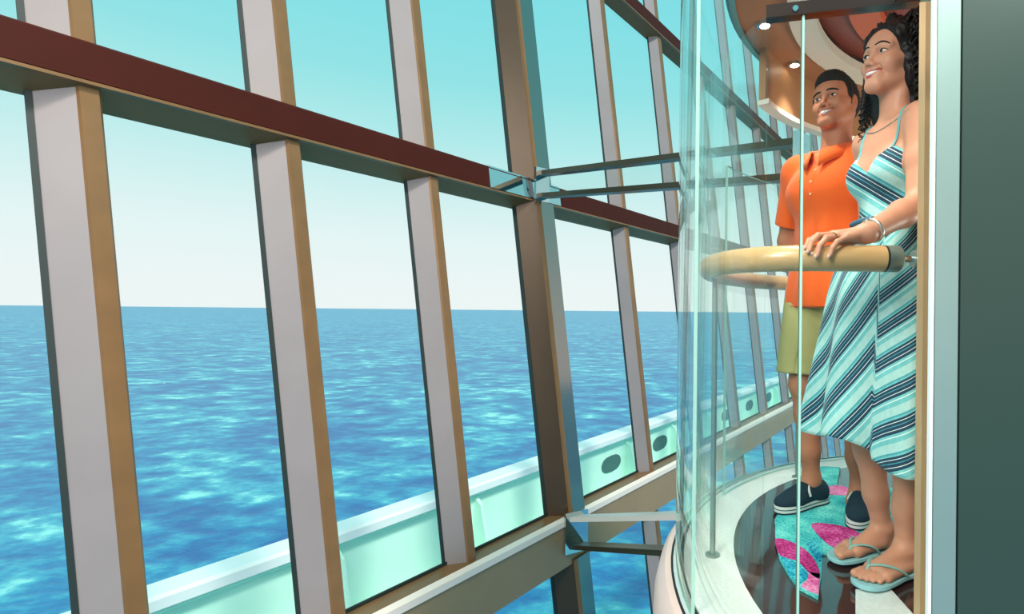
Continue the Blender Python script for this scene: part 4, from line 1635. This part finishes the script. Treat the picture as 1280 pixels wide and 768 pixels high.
def ml(x, y, z):
    dx, dy = x - MR[0], y - MR[1]
    return np.array([dx * cm + dy * sm_, -dx * sm_ + dy * cm, z])


TH_M = Frame(ml(0.792, 2.300, 1.672), R(9), R(6), R(3))
SZ = 0.030
m_hR, m_hL = np.array((0.0, -0.095, 0.90)), np.array((0.0, 0.095, 0.90))
m_aR, m_aL = ml(0.735, 2.375, SZ + 0.085), ml(0.905, 2.285, SZ + 0.085)
m_kR, m_kL = np.array((m_aR[0] + 0.055, m_aR[1] - 0.005, 0.52)), np.array((m_aL[0] * .5 + 0.05, 0.10, 0.52))
m_sR, m_sL = np.array((-0.01, -0.182, 1.435)), np.array((-0.01, 0.182, 1.435))
m_eR, m_wR = np.array((-0.065, -0.290, 1.150)), np.array((-0.115, -0.195, 0.935))
m_eL, m_wL = np.array((-0.075, 0.235, 1.135)), np.array((0.03, 0.215, 0.905))


def man_trunk(f, g=0.0, low=True):
    f.ell((0.0, 0, 1.00), (0.112 + g, 0.158 + g, 0.13), None, 0.05)
    f.ell((0.008, 0, 1.14), (0.110 + g, 0.150 + g, 0.14), None, 0.06)
    f.ell((0.006, 0, 1.30), (0.118 + g, 0.172 + g, 0.145), None, 0.06)
    f.ell((-0.008, 0, 1.405), (0.088 + g, 0.165 + g, 0.062), None, 0.05)
    for s in (-1, 1):
        f.ell((0.060, s * 0.070, 1.325), (0.055 + g, 0.085 + g, 0.070), None, 0.07)


def man_body(f):
    man_trunk(f)
    f.ell((-0.03, 0, 0.93), (0.115, 0.155, 0.11), None, 0.05)
    for sh in (m_sR, m_sL):
        f.cone((-0.012, 0, 1.445), sh, 0.055, 0.058, 0.04)
    f.cone((-0.016, 0, 1.43), TH_M((-0.020, 0, -0.06)), 0.064, 0.060, 0.03)
    f.cone((0.040, 0.014, 1.445), TH_M((-0.010, 0.06, -0.05)), 0.013, 0.015, 0.03)
    for s_, e_, w_ in ((m_sR, m_eR, m_wR), (m_sL, m_eL, m_wL)):
        f.chain([s_, s_ * .5 + e_ * .5, e_], [0.062, 0.052, 0.043], 0.03)
        f.chain([e_, e_ * .68 + w_ * .32, w_], [0.044, 0.046, 0.030], 0.02)
    for h_, k_, a_ in ((m_hR, m_kR, m_aR), (m_hL, m_kL, m_aL)):
        f.chain([h_, h_ * .5 + k_ * .5 + np.array((0.012, 0, 0)), k_], [0.098, 0.080, 0.056], 0.03)
        c_ = k_ * .68 + a_ * .32 + np.array((-0.016, 0, 0))
        f.chain([k_, c_, k_ * .3 + a_ * .7, a_], [0.055, 0.056, 0.042, 0.035], 0.03)
        f.ell(k_ + np.array((0.032, 0, 0)), (0.026, 0.034, 0.04), None, 0.02)
        f.cone(a_, a_ + np.array((0.05, 0, -0.05)), 0.035, 0.030, 0.03)
    for s in (-1, 1):
        pass


fm = Field((-0.28, -0.42, 0.03), (0.30, 0.42, 1.86), 0.006)
man_body(fm)
sculpt_head(fm, TH_M, False)
TMR = Frame(m_wR, 0, R(-72), R(-80))
TML = Frame(m_wL, 0, R(-72), R(80))
hand_generic(fm, TMR, 0.4, -1, 1.0)
hand_generic(fm, TML, 0.4, 1, 1.0)
fmh = Field(TH_M.o - np.array((0.15, 0.13, 0.13)), TH_M.o + np.array((0.16, 0.13, 0.15)), 0.0025)
man_body(fmh)
sculpt_head(fmh, TH_M, False)
parts, boxes = [], []
hands_f = []
for w_, T_, sd in ((m_wR, TMR, -1), (m_wL, TML, 1)):
    fx = Field(T_((0.09, 0, 0)) - np.array((0.11, 0.10, 0.12)), T_((0.09, 0, 0)) + np.array((0.11, 0.10, 0.12)), 0.0024)
    man_body(fx)
    hand_generic(fx, T_, 0.4, sd, 1.0)
    hands_f.append(fx)
for fld in [fmh] + hands_f:
    V, Q = fld.mesh()
    m_ = 0.012
    blo, bhi = fld.lo + m_, fld.lo + fld.h * (fld.n - 1) - m_
    parts.append(clip_cells(relax(V, Q, 1, 0.4), Q, blo - 0.003, bhi + 0.003))
    boxes.append((blo, bhi))
Vb, Fb = fm.mesh()
Vb = relax(Vb, Fb, 2, 0.5)
parts.insert(0, drop_cells(Vb, Fb, boxes))
V, Q = join_vf(parts)
mbody = np_mesh('body', V, Q, M['skin_m'], man)
face_parts(fmh, TH_M, mbody, M['skin_m'], M['lip_m'], M['hair_brown'], M['iris_brown'], False)

# short hair
fhr = Field(TH_M.o - np.array((0.14, 0.12, 0.10)), TH_M.o + np.array((0.14, 0.12, 0.17)), 0.0028)
fhr.ell(TH_M((-0.016, 0, 0.040)), (0.104, 0.083, 0.090), TH_M.m, 0.02)
fhr.ell(TH_M((0.030, 0, 0.088)), (0.062, 0.062, 0.045), TH_M.m, 0.02)
fhr.ell(TH_M((-0.055, 0, 0.0)), (0.056, 0.075, 0.060), TH_M.m, 0.02)
for s in (-1, 1):
    fhr.cone(TH_M((0.022, s * 0.074, 0.04)), TH_M((0.014, s * 0.0745, -0.016)), 0.010, 0.005, 0.012)
fhr.ell(TH_M((0.100, 0, -0.012)), (0.062, 0.084, 0.078), TH_M.m, 0.012, 'sub')
fhr.ell(TH_M((0.050, 0, -0.075)), (0.062, 0.10, 0.085), TH_M.m, 0.012, 'sub')
for s in (-1, 1):
    fhr.ell(TH_M((-0.010, s * 0.084, -0.010)), (0.023, 0.024, 0.034), TH_M.m, 0.006, 'sub')
V, Q = fhr.mesh()
cen = TH_M((-0.02, 0, 0.02))
nv = V - cen
nv /= np.linalg.norm(nv, axis=1)[:, None]
V = V + nv * (0.0022 * np.sin(V[:, 1] * 420 + 3 * np.sin(V[:, 0] * 90)) * np.sin(V[:, 0] * 160 + 1.0))[:, None]
np_mesh('hair', V, Q, M['hair_brown'], mbody)

# polo shirt
M['polo'] = mat('polo_orange', srgb(240, 98, 30), 0.85, 0, 0.2, 0.05, 8, 0.08, 700, sheen=0.15)
M['button'] = mat('button', srgb(232, 190, 160), 0.4)
fs_ = Field((-0.30, -0.42, 0.80), (0.25, 0.42, 1.56), 0.0046)
fs_.ell((0.0, 0, 0.95), (0.142, 0.186, 0.16), None, 0.06)
man_trunk(fs_, 0.016)
fs_.cone((-0.004, -0.05, 0.86), (-0.004, 0.05, 0.86), 0.145, 0.145, 0.06)
for s_, e_ in ((m_sR, m_eR), (m_sL, m_eL)):
    fs_.cone((-0.012, 0, 1.445), s_, 0.066, 0.074, 0.04)
    fs_.cone(s_, s_ * .18 + e_ * .82, 0.074, 0.070, 0.035)
    dn_ = (e_ - s_) / np.linalg.norm(e_ - s_)
fs_.plane((0, 0, 0.835), (0.05, 0, -1))
# sleeve ends
Pn = [fs_.ax[0][:, None, None], fs_.ax[1][None, :, None], fs_.ax[2][None, None, :]]
for s_, e_ in ((m_sR, m_eR), (m_sL, m_eL)):
    dn_ = (e_ - s_) / np.linalg.norm(e_ - s_)
    pc_ = s_ * .24 + e_ * .76
    dpl = (Pn[0] - pc_[0]) * dn_[0] + (Pn[1] - pc_[1]) * dn_[1] + (Pn[2] - pc_[2]) * dn_[2]
    rad_ = np.sqrt((Pn[0] - pc_[0]) ** 2 + (Pn[1] - pc_[1]) ** 2 + (Pn[2] - pc_[2]) ** 2)
    reg = (np.abs(Pn[1]) > 0.205 - 0.0 * Pn[0]) & (rad_ < 0.16) & (np.sign(Pn[1]) == np.sign(s_[1]))
    fs_.D = np.where(reg, np.maximum(fs_.D, dpl), fs_.D).astype(np.float32)
# neck opening
fs_.ell((0.0, 0, 1.50), (0.066, 0.064, 0.06), None, 0.01, 'sub')
fs_.cone((0.075, 0.0, 1.505), (0.135, 0.0, 1.395), 0.042, 0.010, 0.006, 'sub')
V, Q = fs_.mesh()
V = relax(V, Q, 2, 0.5)
ph_ = np.arctan2(V[:, 1], V[:, 0])
am_ = np.clip((1.36 - V[:, 2]) / 0.3, 0, 1) * 0.0042 * (np.abs(V[:, 1]) < 0.215)
wv_ = np.sin(7 * ph_ + 9 * V[:, 2] + 1.0) + 0.6 * np.sin(12 * ph_ - 14 * V[:, 2])
V[:, 0] += np.cos(ph_) * am_ * wv_
V[:, 1] += np.sin(ph_) * am_ * wv_
polo = np_mesh('polo_shirt', V, Q, M['polo'], man)
# collar: a folded band
for s in (-1, 1):
    a_pts = []
    cv, cf_ = [], []
    nn = 18
    for i in range(nn):
        t_ = i / (nn - 1)
        a = PI - t_ * (PI - 0.25)
        rx, ry = 0.072 + 0.012 * t_, 0.074
        base = np.array((rx * math.cos(a) + 0.006 + 0.020 * t_ ** 3, s * ry * math.sin(a), 1.530 - 0.062 * t_ ** 1.5))
        outw = np.array((math.cos(a), s * math.sin(a), 0))
        fall = 0.042 + 0.024 * t_ ** 4
        top = base
        mid = base + outw * 0.010 + np.array((0, 0, 0.004))
        bot = base + outw * (0.032 + 0.006 * t_) + np.array((0, s * -0.0 * t_, -fall))
        cv += [base + np.array((0, 0, -0.03)), top, mid, bot]
    for i in range(nn - 1):
        for k in range(3):
            cf_.append((i * 4 + k, i * 4 + k + 1, (i + 1) * 4 + k + 1, (i + 1) * 4 + k))
    c_ = np_mesh('collar', np.array(cv), np.array(cf_), M['polo'], polo)
    so = c_.modifiers.new('thickness', 'SOLIDIFY')
    so.thickness = 0.004
    so.offset = 0
pl_pts = []
for i in range(12):
    z = 1.405 - 0.010 * i
    p = fs_.hit((0.30, 0.002, z), (-1, 0, 0), 0.3)
    pl_pts.append(p + np.array((0.001, 0, 0)))
tube('placket', pl_pts, 0.011, M['polo'], polo, 8, 0.25)
for i in (1, 6, 11):
    p = pl_pts[i]
    tube('button', [p + np.array((0.001, 0, 0)), p + np.array((0.0045, 0, 0))], 0.0048, M['button'], polo, 12)
pts = []
for a in np.linspace(0, 2 * PI, 60):
    d0 = np.array((math.cos(a), math.sin(a), 0))
    pts.append(fs_.hit(np.array((0, 0, 0.848 + 0.05 * 0.0)) + d0 * 0.24, -d0, 0.24) + d0 * 0.0005)
tube('hem', pts, 0.0016, M['polo'], polo, 6)

# shorts
M['khaki'] = mat('khaki', srgb(168, 164, 108), 0.85, 0, 0.2, 0.08, 12, 0.1, 500)
fk = Field((-0.24, -0.30, 0.50), (0.25, 0.32, 1.02), 0.0055)
fk.ell((-0.01, 0, 0.93), (0.128, 0.170, 0.12), None, 0.05)
fk.ell((-0.04, 0, 0.88), (0.115, 0.165, 0.11), None, 0.05)
for h_, k_ in ((m_hR, m_kR), (m_hL, m_kL)):
    fk.cone(h_, h_ * .12 + k_ * .88 + np.array((0, math.copysign(.012, h_[1]), 0)), 0.118, 0.108, 0.03)
    for q in range(3):
        a = q * 1.1 - 0.8
        o_ = np.array((0.105 * math.cos(a), 0.105 * math.sin(a), 0))
        fk.cone(h_ + o_ + np.array((0, 0, -.08)), k_ + o_ * 1.0, 0.001, 0.003, 0.02, 'sub')
fk.plane((0, 0, 0.562), (0.04, 0, -1))
fk.plane((0, 0, 0.99), (0, 0, 1))
V, Q = fk.mesh()
V = relax(V, Q, 2, 0.5)
np_mesh('shorts', V, Q, M['khaki'], man)

# slip-on shoes
M['canvas'] = mat('navy_canvas', srgb(34, 54, 66), 0.8, 0, 0.2, 0.1, 60, 0.2, 500)
M['sole'] = mat('white_sole', srgb(232, 234, 226), 0.5)
M['elastic'] = mat('pale_elastic', srgb(206, 214, 206), 0.7)


def shoe(an, toe_world, s):
    tw = ml(an[3] + toe_world[0], an[4] + toe_world[1], 0) - ml(an[3], an[4], 0)
    d = np.array((tw[0], tw[1], 0.0))
    d /= np.linalg.norm(d)
    l = np.array((-d[1], d[0], 0.0))
    b0 = np.array((an[0], an[1], 0.0))
    P = lambda x, y, z: b0 + d * x + l * y * s + np.array((0, 0, z))
    f = Field(b0 - np.array((0.26, 0.26, 0.0)) + np.array((0, 0, 0.012)), b0 + np.array((0.26, 0.26, 0.17)), 0.0034)
    rot = np.stack([d, l, np.array((0, 0, 1.0))], 1)
    f.ell(P(-0.035, 0, 0.060), (0.050, 0.041, 0.050), rot, 0.03)
    f.cone(P(-0.04, 0, 0.055), P(0.10, 0.004, 0.052), 0.040, 0.041, 0.03)
    f.ell(P(0.125, 0.004, 0.046), (0.085, 0.048, 0.032), rot, 0.03)
    f.cone(P(-0.01, 0, 0.085), P(0.06, 0, 0.078), 0.036, 0.030, 0.03)
    # opening
    f.cone(P(0.0, 0, 0.135), P(-0.02, 0, 0.105), 0.040, 0.033, 0.008, 'sub')
    f.cone(P(-0.02, 0, 0.125), P(0.045, 0, 0.130), 0.030, 0.018, 0.01, 'sub')
    f.plane(P(0, 0, 0.030), (0, 0, -1))
    V, Q = f.mesh()
    V = relax(V, Q, 1, 0.5)
    o = np_mesh('shoe', V, Q, M['canvas'], man)
    prof = [(-0.092, 0.0), (-0.082, 0.028), (-0.045, 0.041), (0.02, 0.040), (0.09, 0.050), (0.150, 0.049), (0.195, 0.030), (0.214, 0.002), (0.200, -0.028), (0.155, -0.043), (0.09, -0.043), (0.02, -0.037), (-0.045, -0.039), (-0.082, -0.027)]
    n = len(prof)
    pl = []
    for i in range(n):
        a, b_, c, e = (Vector(prof[(i + k - 1) % n]) for k in range(4))
        for q in range(4):
            t_ = q / 4
            pl.append(0.5 * ((2 * b_) + (-a + c) * t_ + (2 * a - 5 * b_ + 4 * c - e) * t_ * t_ + (-a + 3 * b_ - 3 * c + e) * t_ ** 3))
    prism('sole', [P(p[0], p[1], 0.0105) for p in pl], [P(p[0], p[1], 0.036) for p in pl], M['sole'], o)
    tube('sole_stripe', [P(p[0] * 1.002, p[1] * 1.005, 0.026) for p in pl] + [P(pl[0][0], pl[0][1], 0.026)], 0.0017, M['canvas'], o, 6)
    tube('sole_edge', [P(p[0], p[1], 0.0115) for p in pl] + [P(pl[0][0], pl[0][1], 0.0115)], 0.003, M['canvas'], o, 6)
    for sd in (-1, 1):
        pts = spline([P(0.050, sd * 0.024, 0.098), P(0.062, sd * 0.034, 0.080), P(0.060, sd * 0.041, 0.062)], 8)
        g_ = []
        for p in pts:
            p = np.array(p)
            c0 = P(0.055, 0, 0.06)
            dd = (p - c0) / np.linalg.norm(p - c0)
            g_.append(f.hit(c0 + dd * 0.09, -dd, 0.09) + dd * 0.001)
        tube('elastic_gore', g_, [0.003, .004, .005, .006, .0065, .007, .0065, .006], M['elastic'], o, 8, 0.4)
    rim = []
    for a in np.linspace(0, 2 * PI, 33):
        rim.append(P(-0.005 + 0.047 * math.cos(a), 0.034 * math.sin(a), 0.100 + 0.006 * math.cos(2 * a)))
    tube('shoe_collar', rim, 0.0032, M['elastic'] if False else M['canvas'], o, 8)


shoe((*m_aR[:2], 0, 0.735, 2.375), (-0.83, -0.55), -1)
shoe((*m_aL[:2], 0, 0.905, 2.285), (-0.42, -0.90), 1)
